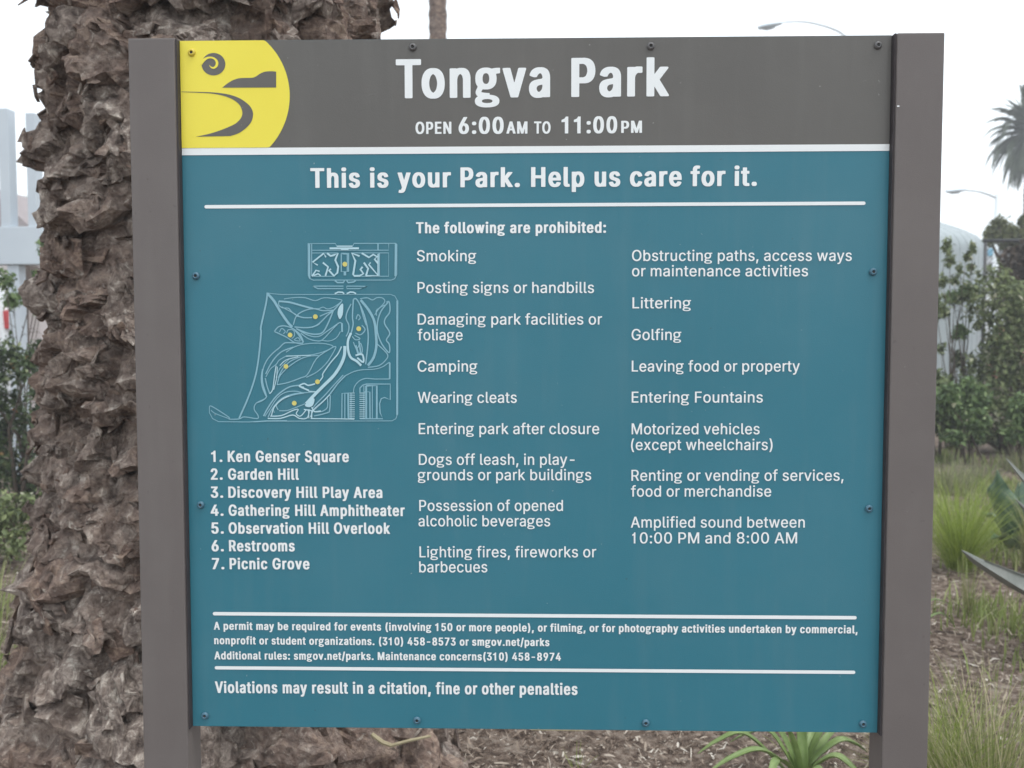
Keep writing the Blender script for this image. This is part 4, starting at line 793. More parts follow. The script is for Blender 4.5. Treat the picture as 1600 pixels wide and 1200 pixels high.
# lower block
ln(fA, [(95, 40), (150, 48), (230, 55), (1200, 55), (1240, 70), (1262, 110), (1265, 160)], 0.9, smooth=False)
ln(fA, [(1262, 110), (1262, 1130)], 2.6)
ln(fA, [(1262, 1130), (1250, 1165), (1215, 1184), (600, 1185), (100, 1185), (-20, 1192)], 1.0, smooth=False)
ln(fB, [(520, 1112), (400, 1113), (300, 1120), (120, 1118), (85, 1100), (66, 1065), (66, 1030)], 1.0, smooth=False)
ln(fB, [(66, 1030), (84, 1030), (180, 1092), (180, 1103), (240, 1102), (270, 1090), (345, 1100), (350, 1080), (328, 1045), (340, 1010), (390, 985), (400, 970)], 1.3)
ln(fB, [(75, 1050), (100, 1070), (180, 1100)], 1.0)
ln(fB, [(405, 365), (398, 420), (383, 490), (366, 570), (368, 600), (352, 760), (330, 870), (290, 985), (240, 1098)], 2.2)
ln(fA, [(100, 45), (160, 110), (220, 210), (290, 310), (325, 345)], 3.4)
for p, w_, b in [
    ([(250, 95), (350, 82), (440, 85), (530, 110), (610, 85), (750, 100), (762, 118), (700, 165), (640, 185), (600, 168), (560, 182), (510, 180)], 1.1, 0),
    ([(205, 115), (300, 125), (400, 152), (510, 182)], 2.4, 0), ([(205, 115), (205, 150), (240, 175), (290, 178), (320, 210), (360, 240), (385, 245)], 1.2, 0),
    ([(230, 165), (360, 235)], 1.1, 0), ([(335, 325), (360, 250), (420, 205), (510, 182), (600, 200), (690, 195)], 1.4, 0), ([(360, 245), (430, 262), (500, 262)], 1.6, 0),
    ([(570, 250), (620, 228), (690, 200)], 1.4, 0), ([(345, 345), (450, 352), (520, 340), (570, 310), (640, 240), (700, 190), (760, 122)], 1.6, 0),
    ([(360, 360), (460, 400), (540, 410), (600, 390), (650, 300), (690, 200)], 1.8, 0), ([(380, 372), (470, 420), (560, 430), (640, 380), (740, 310)], 1.4, 0),
    ([(400, 400), (470, 450), (550, 470), (600, 455), (680, 370), (740, 310), (765, 312)], 1.3, 0), ([(768, 312), (770, 390)], 2.4, 0),
    ([(590, 465), (660, 470), (720, 440), (755, 385)], 1.1, 0), ([(500, 350), (560, 325), (575, 300)], 1.0, 0),
    ([(165, 385), (200, 345), (250, 335), (310, 350), (360, 380), (400, 420), (420, 485), (350, 485), (280, 440), (220, 410), (165, 385)], 1.5, 0),
    ([(210, 390), (232, 358), (262, 385), (245, 405)], 1.2, 0), ([(340, 460), (375, 440), (395, 470), (345, 465)], 1.2, 0), ([(275, 400), (290, 370), (335, 375), (345, 420), (320, 450)], 1.2, 0),
    ([(345, 370), (380, 410), (425, 480)], 2.2, 0),
    ([(270, 570), (340, 525), (420, 500), (520, 490), (620, 495), (690, 518), (640, 552), (560, 580), (460, 598), (270, 605)], 1.2, 0),
    ([(335, 525), (240, 560), (180, 610), (130, 680), (88, 765)], 1.6, 0), ([(420, 490), (290, 485), (250, 492), (210, 530), (150, 580), (100, 640), (68, 710), (58, 780), (66, 860), (90, 940), (95, 970), (60, 1000), (10, 1020)], 1.5, 0),
    ([(62, 720), (50, 800), (60, 880), (92, 960)], 2.0, 0),
    ([(90, 790), (130, 720), (180, 680), (210, 640), (270, 605)], 1.2, 0), ([(85, 800), (100, 870), (125, 940)], 1.6, 0), ([(125, 940), (152, 900), (168, 780), (182, 690)], 1.4, 1),
    ([(160, 905), (186, 800), (192, 700)], 1.2, 1), ([(190, 860), (210, 790), (260, 730), (320, 680), (400, 630), (480, 605), (560, 600)], 1.4, 0),
    ([(190, 860), (290, 840), (400, 800), (450, 780), (490, 720), (520, 660), (570, 600), (690, 525)], 1.4, 0), ([(450, 795), (540, 750), (620, 680), (670, 610), (715, 525), (690, 525)], 1.3, 0),
    ([(200, 800), (240, 720), (310, 650), (400, 612)], 1.4, 0), ([(215, 690), (270, 640), (380, 610)], 1.2, 1), ([(180, 800), (215, 715), (300, 630)], 1.2, 0), ([(270, 605), (490, 598)], 1.3, 1),
    ([(765, 520), (730, 590), (670, 660), (600, 760), (598, 790), (565, 835)], 1.6, 1), ([(530, 852), (470, 866), (430, 850), (388, 872), (430, 885)], 2.0, 1), ([(390, 875), (475, 912)], 2.2, 1),
    ([(70, 1140), (100, 1080), (160, 990), (220, 930), (300, 880), (385, 866)], 1.8, 0), ([(82, 1142), (130, 1070), (190, 980), (260, 930), (350, 918), (430, 935)], 1.2, 0),
    ([(110, 1150), (150, 1070), (230, 985), (330, 945), (430, 932), (545, 925)], 1.4, 0), ([(108, 1160), (220, 1160), (330, 1130), (390, 1160), (460, 1155), (480, 1080)], 1.5, 1),
    ([(140, 1140), (165, 1060), (235, 990), (300, 960)], 1.4, 1), ([(130, 1140), (230, 1135), (330, 1090), (380, 1080), (362, 1118), (400, 1140), (450, 1085)], 1.4, 1),
    ([(200, 1085), (185, 1040), (240, 990), (330, 952), (430, 935)], 1.4, 0), ([(210, 1092), (280, 1090), (360, 1062), (440, 1030)], 1.2, 0), ([(165, 1110), (160, 1060), (215, 1000)], 1.2, 0),
    ([(560, 925), (470, 918)], 1.4, 1),
    ([(800, 780), (740, 840), (680, 920), (640, 970), (570, 1040), (520, 1085)], 1.8, 0), ([(780, 775), (700, 860), (620, 950), (540, 1030), (505, 1075)], 1.4, 0), ([(660, 950), (600, 1010), (520, 1080), (490, 1150)], 1.4, 1),
    ([(665, 955), (660, 1080), (640, 1110), (520, 1140)], 1.5, 0), ([(640, 980), (640, 1060), (600, 1095), (550, 1105)], 1.3, 0), ([(500, 1060), (525, 1100), (580, 1095)], 1.8, 1), ([(430, 1080), (520, 1095)], 1.6, 1),
    ([(500, 1090), (500, 1160)], 1.6, 1), ([(470, 1080), (475, 1160)], 1.2, 1),
    ([(800, 780), (880, 742), (960, 727), (1060, 722), (1130, 702), (1185, 665), (1195, 665)], 1.2, 0),
    ([(1195, 810), (1060, 810), (980, 805), (920, 830), (880, 880), (872, 930)], 1.2, 0),
    ([(850, 140), (815, 210), (805, 270), (830, 330), (825, 390), (805, 430)], 1.6, 0), ([(870, 100), (862, 250), (868, 320), (850, 400), (835, 400)], 1.8, 0), ([(870, 100), (895, 95), (930, 150), (970, 250), (1000, 380), (1000, 500), (980, 680)], 1.8, 0),
    ([(930, 150), (960, 260), (985, 330)], 1.4, 0), ([(930, 95), (960, 88), (1000, 87), (1040, 105), (1080, 85), (1130, 88), (1150, 120), (1110, 170), (1075, 200), (1078, 245)], 1.3, 0),
    ([(935, 105), (1010, 200), (1058, 300), (1072, 420), (1075, 520), (1050, 620), (1000, 690)], 3.4, 0),
    ([(1180, 125), (1120, 200), (1088, 290), (1085, 390), (1120, 490), (1180, 570), (1195, 560), (1190, 500), (1165, 460), (1195, 400), (1150, 320), (1155, 270), (1195, 210), (1190, 125), (1165, 125)], 1.7, 0),
    ([(1060, 240), (1100, 180), (1150, 150)], 1.2, 0), ([(1085, 500), (1150, 560), (1178, 600), (1160, 640), (1100, 690), (1000, 706)], 1.4, 0),
    ([(850, 400), (822, 470), (826, 560), (850, 620), (900, 650), (940, 690)], 3.2, 1), ([(860, 430), (890, 460), (930, 450), (880, 420)], 1.3, 0), ([(870, 480), (900, 540), (935, 490), (950, 570), (905, 575)], 1.3, 0),
    ([(890, 600), (950, 590), (960, 660), (905, 620)], 2.4, 1), ([(890, 510), (920, 600)], 2.6, 0), ([(920, 470), (940, 600)], 2.2, 0), ([(895, 275), (910, 235), (932, 262), (915, 285)], 1.4, 0), ([(890, 400), (935, 415), (975, 370), (945, 330)], 1.4, 0)]:
    ln(fA, p, w_, bool(b))
ln(fA, [(795, 515), (790, 600), (755, 690), (695, 780), (605, 870), (525, 950), (450, 1030)], 4.2, True)
fill(fA, [(765, 140), (738, 180), (730, 230), (750, 275), (775, 235), (780, 150)])
fill(fA, [(440, 1040), (500, 985), (525, 990), (510, 1045), (470, 1060)])
ln(fA, [(490, 1162), (770, 1165), (880, 1168)], 1.3, True, False)
for p, w_ in [([(835, 935), (770, 938), (768, 1160)], 1.4), ([(795, 940), (795, 1160)], 1.4), ([(825, 940), (828, 1165)], 2.6), ([(850, 935), (850, 1165)], 1.4), ([(1195, 665), (1195, 810)], 2.2),
              ([(930, 930), (930, 890), (955, 865), (985, 855), (1200, 855), (1200, 995), (1150, 975), (1120, 985), (1105, 1030), (1110, 1110), (1135, 1165), (930, 1165)], 1.5), ([(985, 870), (985, 1165)], 2.6),
              ([(970, 925), (1018, 925), (1020, 1165)], 1.6), ([(1040, 870), (1040, 1165)], 1.2), ([(985, 870), (1080, 870), (1080, 1165)], 2.4), ([(965, 870), (965, 1165)], 1.2)]:
    ln(fA, p, w_, False, False)
for k in range(13):
    y = 935 + 18.7 * k
    ln(fA, [(838, y), (884, y)], 0.9, True, False)
    ln(fA, [(926, y), (974, y)], 0.9, True, False)
# upper block
for p, w_, b in [([(425, 112), (405, 76), (85, 76), (88, 450), (105, 485), (145, 504), (1060, 505), (1100, 490), (1125, 440), (1126, 85), (1110, 75), (625, 75), (605, 112)], 1.1, 0), ([(100, 80), (104, 480)], 2.4, 0), ([(1112, 80), (1108, 460)], 2.4, 0),
                 ([(128, 80), (128, 452)], 1.3, 0), ([(130, 155), (1030, 155), (1030, 80)], 1.0, 0), ([(130, 187), (440, 187)], 1.0, 0), ([(590, 187), (1030, 187), (1030, 460), (620, 460)], 1.1, 0), ([(905, 80), (905, 155)], 1.8, 0),
                 ([(918, 187), (918, 460)], 2.2, 0), ([(130, 460), (400, 460)], 1.1, 0), ([(338, 133), (682, 133)], 2.6, 1), ([(425, 108), (605, 108)], 1.6, 1), ([(470, 145), (560, 145)], 2.2, 1),
                 ([(200, 330), (140, 295), (270, 192), (295, 238)], 2.2, 1), ([(310, 190), (350, 222), (390, 212), (435, 192), (405, 270), (440, 350), (430, 420), (390, 455), (330, 390), (355, 375)], 2.6, 1), ([(260, 300), (322, 350), (290, 455)], 2.4, 1),
                 ([(132, 460), (180, 390), (222, 402)], 2.0, 1), ([(150, 452), (205, 430), (235, 455)], 2.0, 1), ([(690, 225), (600, 192), (640, 280), (615, 440), (630, 456), (690, 455), (735, 430), (700, 380), (725, 350)], 2.6, 1),
                 ([(740, 300), (790, 370), (765, 455)], 2.6, 1), ([(715, 190), (800, 240), (850, 205), (895, 232), (865, 260), (905, 310)], 2.4, 1), ([(820, 300), (797, 322), (907, 452), (760, 456)], 2.2, 1), ([(905, 200), (905, 455)], 1.4, 1),
                 ([(475, 192), (475, 405), (560, 405), (560, 192), (475, 192)], 1.6, 0), ([(518, 405), (518, 450)], 3.4, 0), ([(490, 200), (545, 200)], 1.2, 0), ([(545, 192), (545, 405)], 1.4, 0),
                 ([(400, 510), (430, 533), (500, 533), (512, 510)], 2.0, 0), ([(540, 510), (556, 535), (620, 527), (645, 510)], 2.0, 0), ([(145, 575), (500, 575), (500, 605), (200, 605), (145, 575)], 1.3, 0),
                 ([(540, 575), (770, 578), (690, 605), (540, 605), (540, 575)], 1.3, 0), ([(400, 665), (440, 645), (490, 648), (510, 665)], 2.0, 1), ([(540, 665), (580, 645), (620, 648), (650, 665)], 2.0, 1)]:
    ln(fC, p, w_, bool(b), False)


def strips(name, rows, mat, parent, depth):
    V, F = [], []
    for k, (L_, R_) in enumerate(rows):
        for i in range(len(L_)):
            V += [(L_[i][0], -depth - 0.000004 * k, L_[i][1] + GZ), (R_[i][0], -depth - 0.000004 * k, R_[i][1] + GZ)]
            if i:
                b = len(V) - 4
                F.append((b, b + 1, b + 3, b + 2))
    o = pydata(name, V, F, mat, parent)
    for f in o.data.polygons:
        if f.normal.y > 0: f.flip()
    return o


pm = strips('park_map', mid, M['mapmid'], panel, 0.0009)
strips('pale_line', brt, M['maplight'], pm, 0.0015)
for q in blobs:
    flat('pale_patch', [q], M['maplight'], pm, 0.0019)
for q in ((859, 197), (687, 504), (941, 575), (539, 611), (515, 795), (700, 885), (564, 1010)):
    c_ = S(*fB(q))
    flat('map_dot', [[ell(c_[0], c_[1], 0.0041, 0.0041, 20)]], M['mapdot'], pm, 0.0023)


# screws
def make_screw(mat):
    bm = bmesh.new()
    prof = [(0.0, 0.0002), (0.0066, 0.0002), (0.0066, 0.0012), (0.0058, 0.0028), (0.0042, 0.0040), (0.0028, 0.0043)]
    n = 20
    rings = [[bm.verts.new((r * math.cos(2 * math.pi * k / n), -d, r * math.sin(2 * math.pi * k / n))) for k in range(n)] for r, d in prof[1:]]
    for i in range(len(rings) - 1):
        for k in range(n):
            bm.faces.new((rings[i][k], rings[i][(k + 1) % n], rings[i + 1][(k + 1) % n], rings[i + 1][k]))
    inn = [bm.verts.new((0.0026 * math.cos(2 * math.pi * k / n), -0.0024, 0.0026 * math.sin(2 * math.pi * k / n))) for k in range(n)]
    for k in range(n):
        bm.faces.new((rings[-1][k], rings[-1][(k + 1) % n], inn[(k + 1) % n], inn[k]))
    f = bm.faces.new(inn)
    f.material_index = 1
    bmesh.ops.recalc_face_normals(bm, faces=bm.faces)
    me = bpy.data.meshes.new('screw')
    bm.to_mesh(me); bm.free()
    me.materials.append(mat); me.materials.append(M['socket'])
    me.polygons.foreach_set('use_smooth', [True] * len(me.polygons))
    return me


sm = {k: make_screw(M[k]) for k in ('screwdark', 'screwblue', 'screwyellow')}
for x, y, k in ((299.5, 82, 'screwyellow'), (644.5, 74, 'screwdark'), (1016, 73, 'screwdark'), (1370.5, 72, 'screwdark'), (306.5, 430.5, 'screwblue'), (314.5, 788, 'screwblue'),
                (1363.5, 425.5, 'screwblue'), (1357.5, 795, 'screwblue'), (321.5, 1117, 'screwblue'), (652.5, 1124.5, 'screwblue'), (1009.5, 1129, 'screwblue'), (1348.5, 1131, 'screwblue')):
    p = S(x, y)
    o = bpy.data.objects.new('screw', sm[k])
    C.objects.link(o)
    o.parent = panel
    q = Matrix.Translation((p[0], -0.0012, p[1] + GZ))
    o.matrix_local = q            # the panel's own frame is world aligned (its mesh is in world coordinates)
    if k == 'screwyellow': o['label'] = 'yellow painted screw on the emblem'


# ------------------------------------------------------------------ palm trunk behind the sign
def bark_material(name, tone=1.0, freq=1.0):
    m = bpy.data.materials.new(name)
    m.use_nodes = True
    t = m.node_tree
    N, L = t.nodes.new, t.links.new
    b = t.nodes['Principled BSDF']
    b.inputs['Roughness'].default_value = 0.92
    b.inputs['Specular IOR Level'].default_value = 0.12
    tc = N('ShaderNodeTexCoord')
    geo = N('ShaderNodeNewGeometry')

    def noise(scale, det=6, dist=0.0, stretch=None):
        n = N('ShaderNodeTexNoise')
        n.inputs['Scale'].default_value = scale * freq
        n.inputs['Detail'].default_value = det
        n.inputs['Roughness'].default_value = 0.65
        n.inputs['Distortion'].default_value = dist
        if stretch:
            mp = N('ShaderNodeMapping')
            mp.inputs['Scale'].default_value = stretch
            L(tc.outputs['Object'], mp.inputs['Vector'])
            L(mp.outputs[0], n.inputs['Vector'])
        else:
            L(tc.outputs['Object'], n.inputs['Vector'])
        return n.outputs['Fac']

    def ramp(f, cols):
        c = N('ShaderNodeValToRGB')
        e = c.color_ramp.elements
        while len(e) < len(cols): e.new(0.5)
        for q, (p, col) in zip(e, cols):
            q.position = p
            q.color = (*[v * tone for v in col], 1)
        L(f, c.inputs['Fac'])
        return c.outputs[0]

    def mix(f, a0, a1, mode='MIX'):
        x = N('ShaderNodeMix')
        x.data_type = 'RGBA'
        x.blend_type = mode
        if isinstance(f, float): x.inputs[0].default_value = f
        else: L(f, x.inputs[0])
        L(a0, x.inputs[6]); L(a1, x.inputs[7])
        return x.outputs[2]
    grey = ramp(noise(26, 8, 0.6), [(0.30, (0.052, 0.040, 0.036)), (0.45, (0.150, 0.118, 0.101)), (0.57, (0.275, 0.228, 0.196)), (0.69, (0.56, 0.495, 0.43))])
    brown = ramp(noise(19, 8, 0.8, (1, 1, 1.8)), [(0.3, (0.06, 0.04, 0.034)), (0.5, (0.17, 0.118, 0.095)), (0.66, (0.33, 0.245, 0.19)), (0.78, (0.52, 0.42, 0.33))])
    sel = N('ShaderNodeMath'); sel.operation = 'MULTIPLY_ADD'
    L(geo.outputs['Random Per Island'], sel.inputs[0]); sel.inputs[1].default_value = 0.55
    nn = N('ShaderNodeMath'); nn.operation = 'MULTIPLY'; nn.inputs[1].default_value = 0.7
    L(noise(5, 3), nn.inputs[0]); L(nn.outputs[0], sel.inputs[2])
    msk = N('ShaderNodeValToRGB'); msk.color_ramp.elements[0].position = 0.5; msk.color_ramp.elements[1].position = 0.85
    L(sel.outputs[0], msk.inputs['Fac'])
    col = mix(msk.outputs[0], grey, brown)
    lichen = ramp(noise(48, 4), [(0.0, (0.50, 0.46, 0.40)), (1.0, (0.55, 0.50, 0.44))])
    lm = N('ShaderNodeValToRGB'); lm.color_ramp.elements[0].position = 0.60; lm.color_ramp.elements[1].position = 0.72
    L(noise(34, 5, 1.0), lm.inputs['Fac'])
    sc = N('ShaderNodeMath'); sc.operation = 'MULTIPLY'; sc.inputs[1].default_value = 0.75
    L(lm.outputs[0], sc.inputs[0])
    col = mix(sc.outputs[0], col, lichen)
    L(col, b.inputs['Base Color'])
    vo = N('ShaderNodeTexVoronoi'); vo.feature = 'DISTANCE_TO_EDGE'; vo.inputs['Scale'].default_value = 17 * freq
    nv = N('ShaderNodeTexNoise'); nv.inputs['Scale'].default_value = 9 * freq; nv.inputs['Detail'].default_value = 4
    L(tc.outputs['Object'], nv.inputs['Vector'])
    va = N('ShaderNodeMix'); va.data_type = 'RGBA'; va.inputs[0].default_value = 0.35
    L(tc.outputs['Object'], va.inputs[6]); L(nv.outputs['Color'], va.inputs[7])
    L(va.outputs[2], vo.inputs['Vector'])
    vr = N('ShaderNodeMapRange'); vr.inputs['From Max'].default_value = 0.07
    L(vo.outputs['Distance'], vr.inputs['Value'])
    b1 = N('ShaderNodeBump'); b1.inputs['Strength'].default_value = 0.45; b1.inputs['Distance'].default_value = 0.012 / freq
    L(vr.outputs[0], b1.inputs['Height'])
    b2 = N('ShaderNodeBump'); b2.inputs['Strength'].default_value = 0.9; b2.inputs['Distance'].default_value = 0.02 / freq
    L(noise(60, 8), b2.inputs['Height']); L(b1.outputs[0], b2.inputs['Normal'])
    b3 = N('ShaderNodeBump'); b3.inputs['Strength'].default_value = 0.6; b3.inputs['Distance'].default_value = 0.012 / freq
    L(noise(45, 5, 0.3, (1, 1, 0.22)), b3.inputs['Height']); L(b2.outputs[0], b3.inputs['Normal'])
    L(b3.outputs[0], b.inputs['Normal'])
    return m


M['bark'] = bark_material('palm_bark', 1.28)
TY = 1.55
TC = at(345, 300, TY)
TX = TC.x


def core_r(z):
    return np.interp(z, [-0.3, 0.0, 0.15, 0.35, 0.6, 0.9, 1.3, 2.0, 4.0, 5.2], [0.87, 0.81, 0.71, 0.63, 0.57, 0.522, 0.488, 0.478, 0.474, 0.47])


def big_trunk():
    Vs, Fs = [], []
    base = 0
    # inner core
    na, nz = 220, 320
    th = np.linspace(0, 2 * np.pi, na, endpoint=False)
    zz = np.linspace(-0.25, 5.0, nz)
    T, Z = np.meshgrid(th, zz)
    T, Z = T.ravel(), Z.ravel()
    r = core_r(Z) - 0.035
    P = np.stack([np.cos(T) * r, np.sin(T) * r, Z], 1)
    r = r + 0.035 * fbm(P * 5, 4) + 0.012 * fbm(P * 22, 3, True)
    Vs.append(np.stack([np.cos(T) * r, np.sin(T) * r, Z], 1))
    i = np.arange(na * (nz - 1))
    j = i // na * na + (i % na + 1) % na
    Fs.append(np.stack([i, j, j + na, i + na], 1))
    base = na * nz
    # leaf bases: overlapping ragged stubs
    rr = np.random.default_rng(42)
    nu, nv = 40, 36
    U, Vv = np.meshgrid(np.linspace(-1, 1, nu), np.linspace(0, 1, nv))
    U, Vv = U.ravel(), Vv.ravel()
    q = np.arange(nu * nv).reshape(nv, nu)
    fq = np.stack([q[:-1, :-1].ravel(), q[:-1, 1:].ravel(), q[1:, 1:].ravel(), q[1:, :-1].ravel()], 1)
    row = 0
    z = -0.10

    def facets(Q2, npt, ext, amp, tilt):
        """broken planes: every cell of a random scatter is a flat tilted chip"""
        c = (rr.random((npt, 2)) - 0.5) * ext
        dd = Q2[:, None, :] - c[None]
        dd = dd * np.array([1.0, 1.25])
        i = np.argmin((dd ** 2).sum(2), 1)
        av = rr.normal(0, amp, npt)
        tv = rr.normal(0, tilt, (npt, 2))
        return av[i] + (tv[i] * (Q2 - c[i])).sum(1)

    while z < 4.9:
        big = float(np.interp(z, [0.2, 0.9], [1.55, 1.0]))
        n = int(12 / (big ** 0.75))
        for k in range(n):
            if rr.random() < 0.05: continue
            t0 = 2 * math.pi * (k + 0.5 * (row % 2) + rr.normal(0, 0.14)) / n
            face = -math.sin(t0)               # 1 towards the viewer's side
            if face < -0.45: continue
            z0 = z + rr.normal(0, 0.02)
            wd = rr.uniform(0.27, 0.46) * big
            ht = rr.uniform(1.05, 1.6) * big
            out = rr.uniform(0.05, 0.108) * float(np.interp(z, [0.3, 1.0], [1.75, 1.0]))
            if rr.random() < 0.15: out *= 0.45
            droop = rr.uniform(-0.05, 0.07)
            skew = rr.normal(0, 0.05)
            tipu = rr.normal(0, 0.4)
            lip = rr.uniform(0.58, 0.80)
            o = np.interp(Vv, [0, 0.25, lip - 0.05, lip, lip + 0.04, 0.90, 1], [-0.06, 0.26 * out, 0.86 * out, out, 0.55 * out, -0.25 * out, -0.07])
            h = np.interp(Vv, [0, 0.25, lip - 0.05, lip, lip + 0.05, 0.92, 1], [0.125, 0.085, -0.012, -0.04, -0.058, -0.045, -0.02]) * ht
            uu = np.clip(np.abs(U - tipu * (1 - np.abs(U))), 0, 1)
            o = np.where(o > 0, o * (1 - uu ** 1.5) - 0.04 * uu ** 5, o)
            h = h - droop * uu ** 1.3 * (Vv < 0.99) + skew * U
            wv = wd / 2 * (0.45 + 0.55 * np.sin(np.pi / 2 * np.minimum(Vv / lip, 1)))
            rad0 = core_r(z0 + h)
            seed = rr.random(3) * 40
            Q = np.stack([U * wv, o, h], 1)
            Q2 = np.stack([U * wv + 0.012 * fbm(Q * 30 + seed, 2), h + 0.012 * fbm(Q * 30 + seed + 9, 2)], 1)
            ext = np.array([wd * 1.1, 0.26 * ht])
            n1 = fbm(Q * 12 + seed, 3)
            n2 = fbm(Q * 12 + seed + 17, 3)
            n3 = fbm(Q * 42 + seed + 31, 3, True)
            f1 = facets(Q2, 10, ext, 0.011, 0.42)
            f2 = facets(Q2, 44, ext, 0.005, 0.45)
            f3 = facets(Q2, 12, ext, 0.013, 0.30)
            fl = np.clip(o / 0.03, 0, 1)
            amp = 0.35 + 0.65 * fl
            o2 = o + (0.006 * n1 + 0.004 * n3 + np.clip(f1, -0.035, 0.035) + np.clip(f2, -0.015, 0.015)) * amp
            h2 = h + 0.010 * n2 + 0.002 * n3 + np.clip(f3, -0.022, 0.022)
            a_ = t0 + (U * wv + 0.012 * n2) / rad0
            R_ = rad0 + o2
            Vs.append(np.stack([np.cos(a_) * R_, np.sin(a_) * R_, z0 + h2], 1))
            Fs.append(fq + base)
            base += nu * nv
        z += 0.108 * big
        row += 1
    # flakes and fibre plates peeling off the stubs
    allv = np.concatenate(Vs[1:])
    front = allv[(allv[:, 1] < 0.25) & (allv[:, 2] > -0.05) & (allv[:, 2] < 3.4)]
    rad_ = np.hypot(front[:, 0], front[:, 1]) - core_r(front[:, 2])
    front = front[rad_ > 0.012]
    ns = 2600
    c = front[rr.integers(0, len(front), ns)]
    az = np.arctan2(c[:, 1], c[:, 0])
    Rv = np.stack([np.cos(az), np.sin(az), np.zeros(ns)], 1)
    Tv = np.stack([-np.sin(az), np.cos(az), np.zeros(ns)], 1)
    Zv = np.tile(np.array([0, 0, 1.0]), (ns, 1))
    low = (c[:, 2] < 0.9)[:, None]
    L_ = (rr.uniform(0.022, 0.095, ns)[:, None]) * np.where(low, 1.3, 1.0)
    W_ = L_ * rr.uniform(0.18, 0.6, ns)[:, None]
    rot = np.where(rr.random(ns) < 0.6, rr.choice([-1, 1], ns) * rr.normal(1.25, 0.35, ns), rr.normal(0, 0.8, ns))[:, None]
    lift = rr.normal(0.08, 0.2, ns)[:, None]
    A0 = Tv * np.sin(rot) - Zv * np.cos(rot)          # long axis, mostly hanging
    S0 = Tv * np.cos(rot) + Zv * np.sin(rot)
    A1 = A0 * np.cos(lift) + Rv * np.sin(lift)
    N1 = np.cross(S0, A1)
    N1 *= np.sign((N1 * Rv).sum(1))[:, None]
    c = c - Rv * 0.006
    th_ = rr.uniform(0.002, 0.008, ns)[:, None]
    prof = [(-0.5, -0.5), (-0.5, 0.5), (0.15, 0.62), (0.5, 0.1), (0.3, -0.55)]
    top, bot = [], []
    for pa, ps in prof:
        q_ = c + A1 * L_ * (0.35 + pa + rr.normal(0, 0.12, ns)[:, None]) + S0 * W_ * (ps + rr.normal(0, 0.15, ns)[:, None]) + N1 * rr.normal(0, 0.10, ns)[:, None] * L_
        top.append(q_ + N1 * th_); bot.append(q_ - N1 * th_ * 0.3)
    P5 = np.stack(top + bot, 1).reshape(-1, 3)
    kb = np.arange(ns)[:, None] * 10 + base
    fl_ = [kb + [0, 1, 2, 4], kb + [4, 2, 3, 3], kb + [5, 9, 7, 6], kb + [9, 8, 7, 7]] + [kb + [i_, i_ + 5, (i_ + 1) % 5 + 5, (i_ + 1) % 5] for i_ in range(5)]
    flakes = (P5, fl_, base)
    V = np.concatenate(Vs + [P5]) + np.array([TX, TY, 0])
    quads = np.concatenate(Fs + [fl_[0], fl_[2]] + fl_[4:])
    tris = np.concatenate([fl_[1][:, :3], fl_[3][:, :3]])
    F = np.concatenate([np.concatenate([quads[:, [0, 1, 2]], quads[:, [0, 2, 3]]]), tris])
    nflat = base
    root = empty('palm_tree', (TX, TY, 0), 'huge shaggy palm trunk with grey brown leaf stubs right behind the sign', 'tree')
    tr_ = npmesh('trunk', V, F, M['bark'], root, smooth=True)
    tr_.data.polygons.foreach_set('use_smooth', [False] * len(tr_.data.polygons))
    return root


palm = big_trunk()

M['frond'] = material('palm_frond', [(0.022, 0.035, 0.014), (0.05, 0.07, 0.03), (0.09, 0.10, 0.05)], scale=3, rough=0.6)
M['deadfrond'] = material('dry_frond', [(0.07, 0.05, 0.035), (0.14, 0.10, 0.07)], scale=3, rough=0.8)


def frond_crown(c, length, n, rr, droop=1.0, lo=-60, hi=80):
    """arching feather leaves of a palm, each a stalk with narrow leaflets on both sides"""
    V, F = [], []
    for k in range(n):
        az = k * 2.39996 + rr.normal(0, 0.1)
        el = math.radians(lo + (hi - lo) * ((k + 0.5) / n) ** 0.8)
        Lf = length * rr.uniform(0.85, 1.1)
        d = np.array([math.cos(az) * math.cos(el), math.sin(az) * math.cos(el), math.sin(el)])
        p = np.array(c, float)
        pts = [p.copy()]
        m = 16
        for s in range(m):
            d = d + np.array([0, 0, -0.085 * droop * (0.4 + 1.2 * s / m) * (0.4 + abs(math.cos(el)))])
            d = d / np.linalg.norm(d)
            p = p + d * Lf / m
            pts.append(p.copy())
        side = np.cross(d, [0, 0, 1.0]); side /= np.linalg.norm(side) + 1e-9
        for s in range(m):
            b = len(V)
            w_ = 0.035 * (1 - s / m) + 0.008
            V += [pts[s] - side * w_, pts[s] + side * w_, pts[s + 1] + side * w_ * 0.8, pts[s + 1] - side * w_ * 0.8]
            F.append((b, b + 1, b + 2, b + 3))
            for sub in range(3):
                f_ = s + sub / 3
                if f_ < 2: continue
                q = pts[s] + (pts[s + 1] - pts[s]) * sub / 3
                t = pts[s + 1] - pts[s]; t = t / np.linalg.norm(t)
                ll = Lf * 0.17 * math.sin(math.pi * min(1, 0.12 + 0.86 * f_ / m)) * rr.uniform(0.8, 1.1)
                for sg in (-1, 1):
                    dr = side * sg * 0.75 + t * 0.62 + np.array([0, 0, -0.16 + 0.2 * rr.random()])
                    dr /= np.linalg.norm(dr)
                    wdt = t * 0.028 * length / 2.5
                    b = len(V)
                    V += [q - wdt, q + wdt, q + dr * ll * 0.6 + wdt + [0, 0, -0.03 * ll], q + dr * ll + np.array([0, 0, -0.22 * ll])]
                    F.append((b, b + 1, b + 2, b + 3))
    return np.array(V), np.array(F)


M['farbark'] = bark_material('far_palm_bark', 1.1, 0.5)


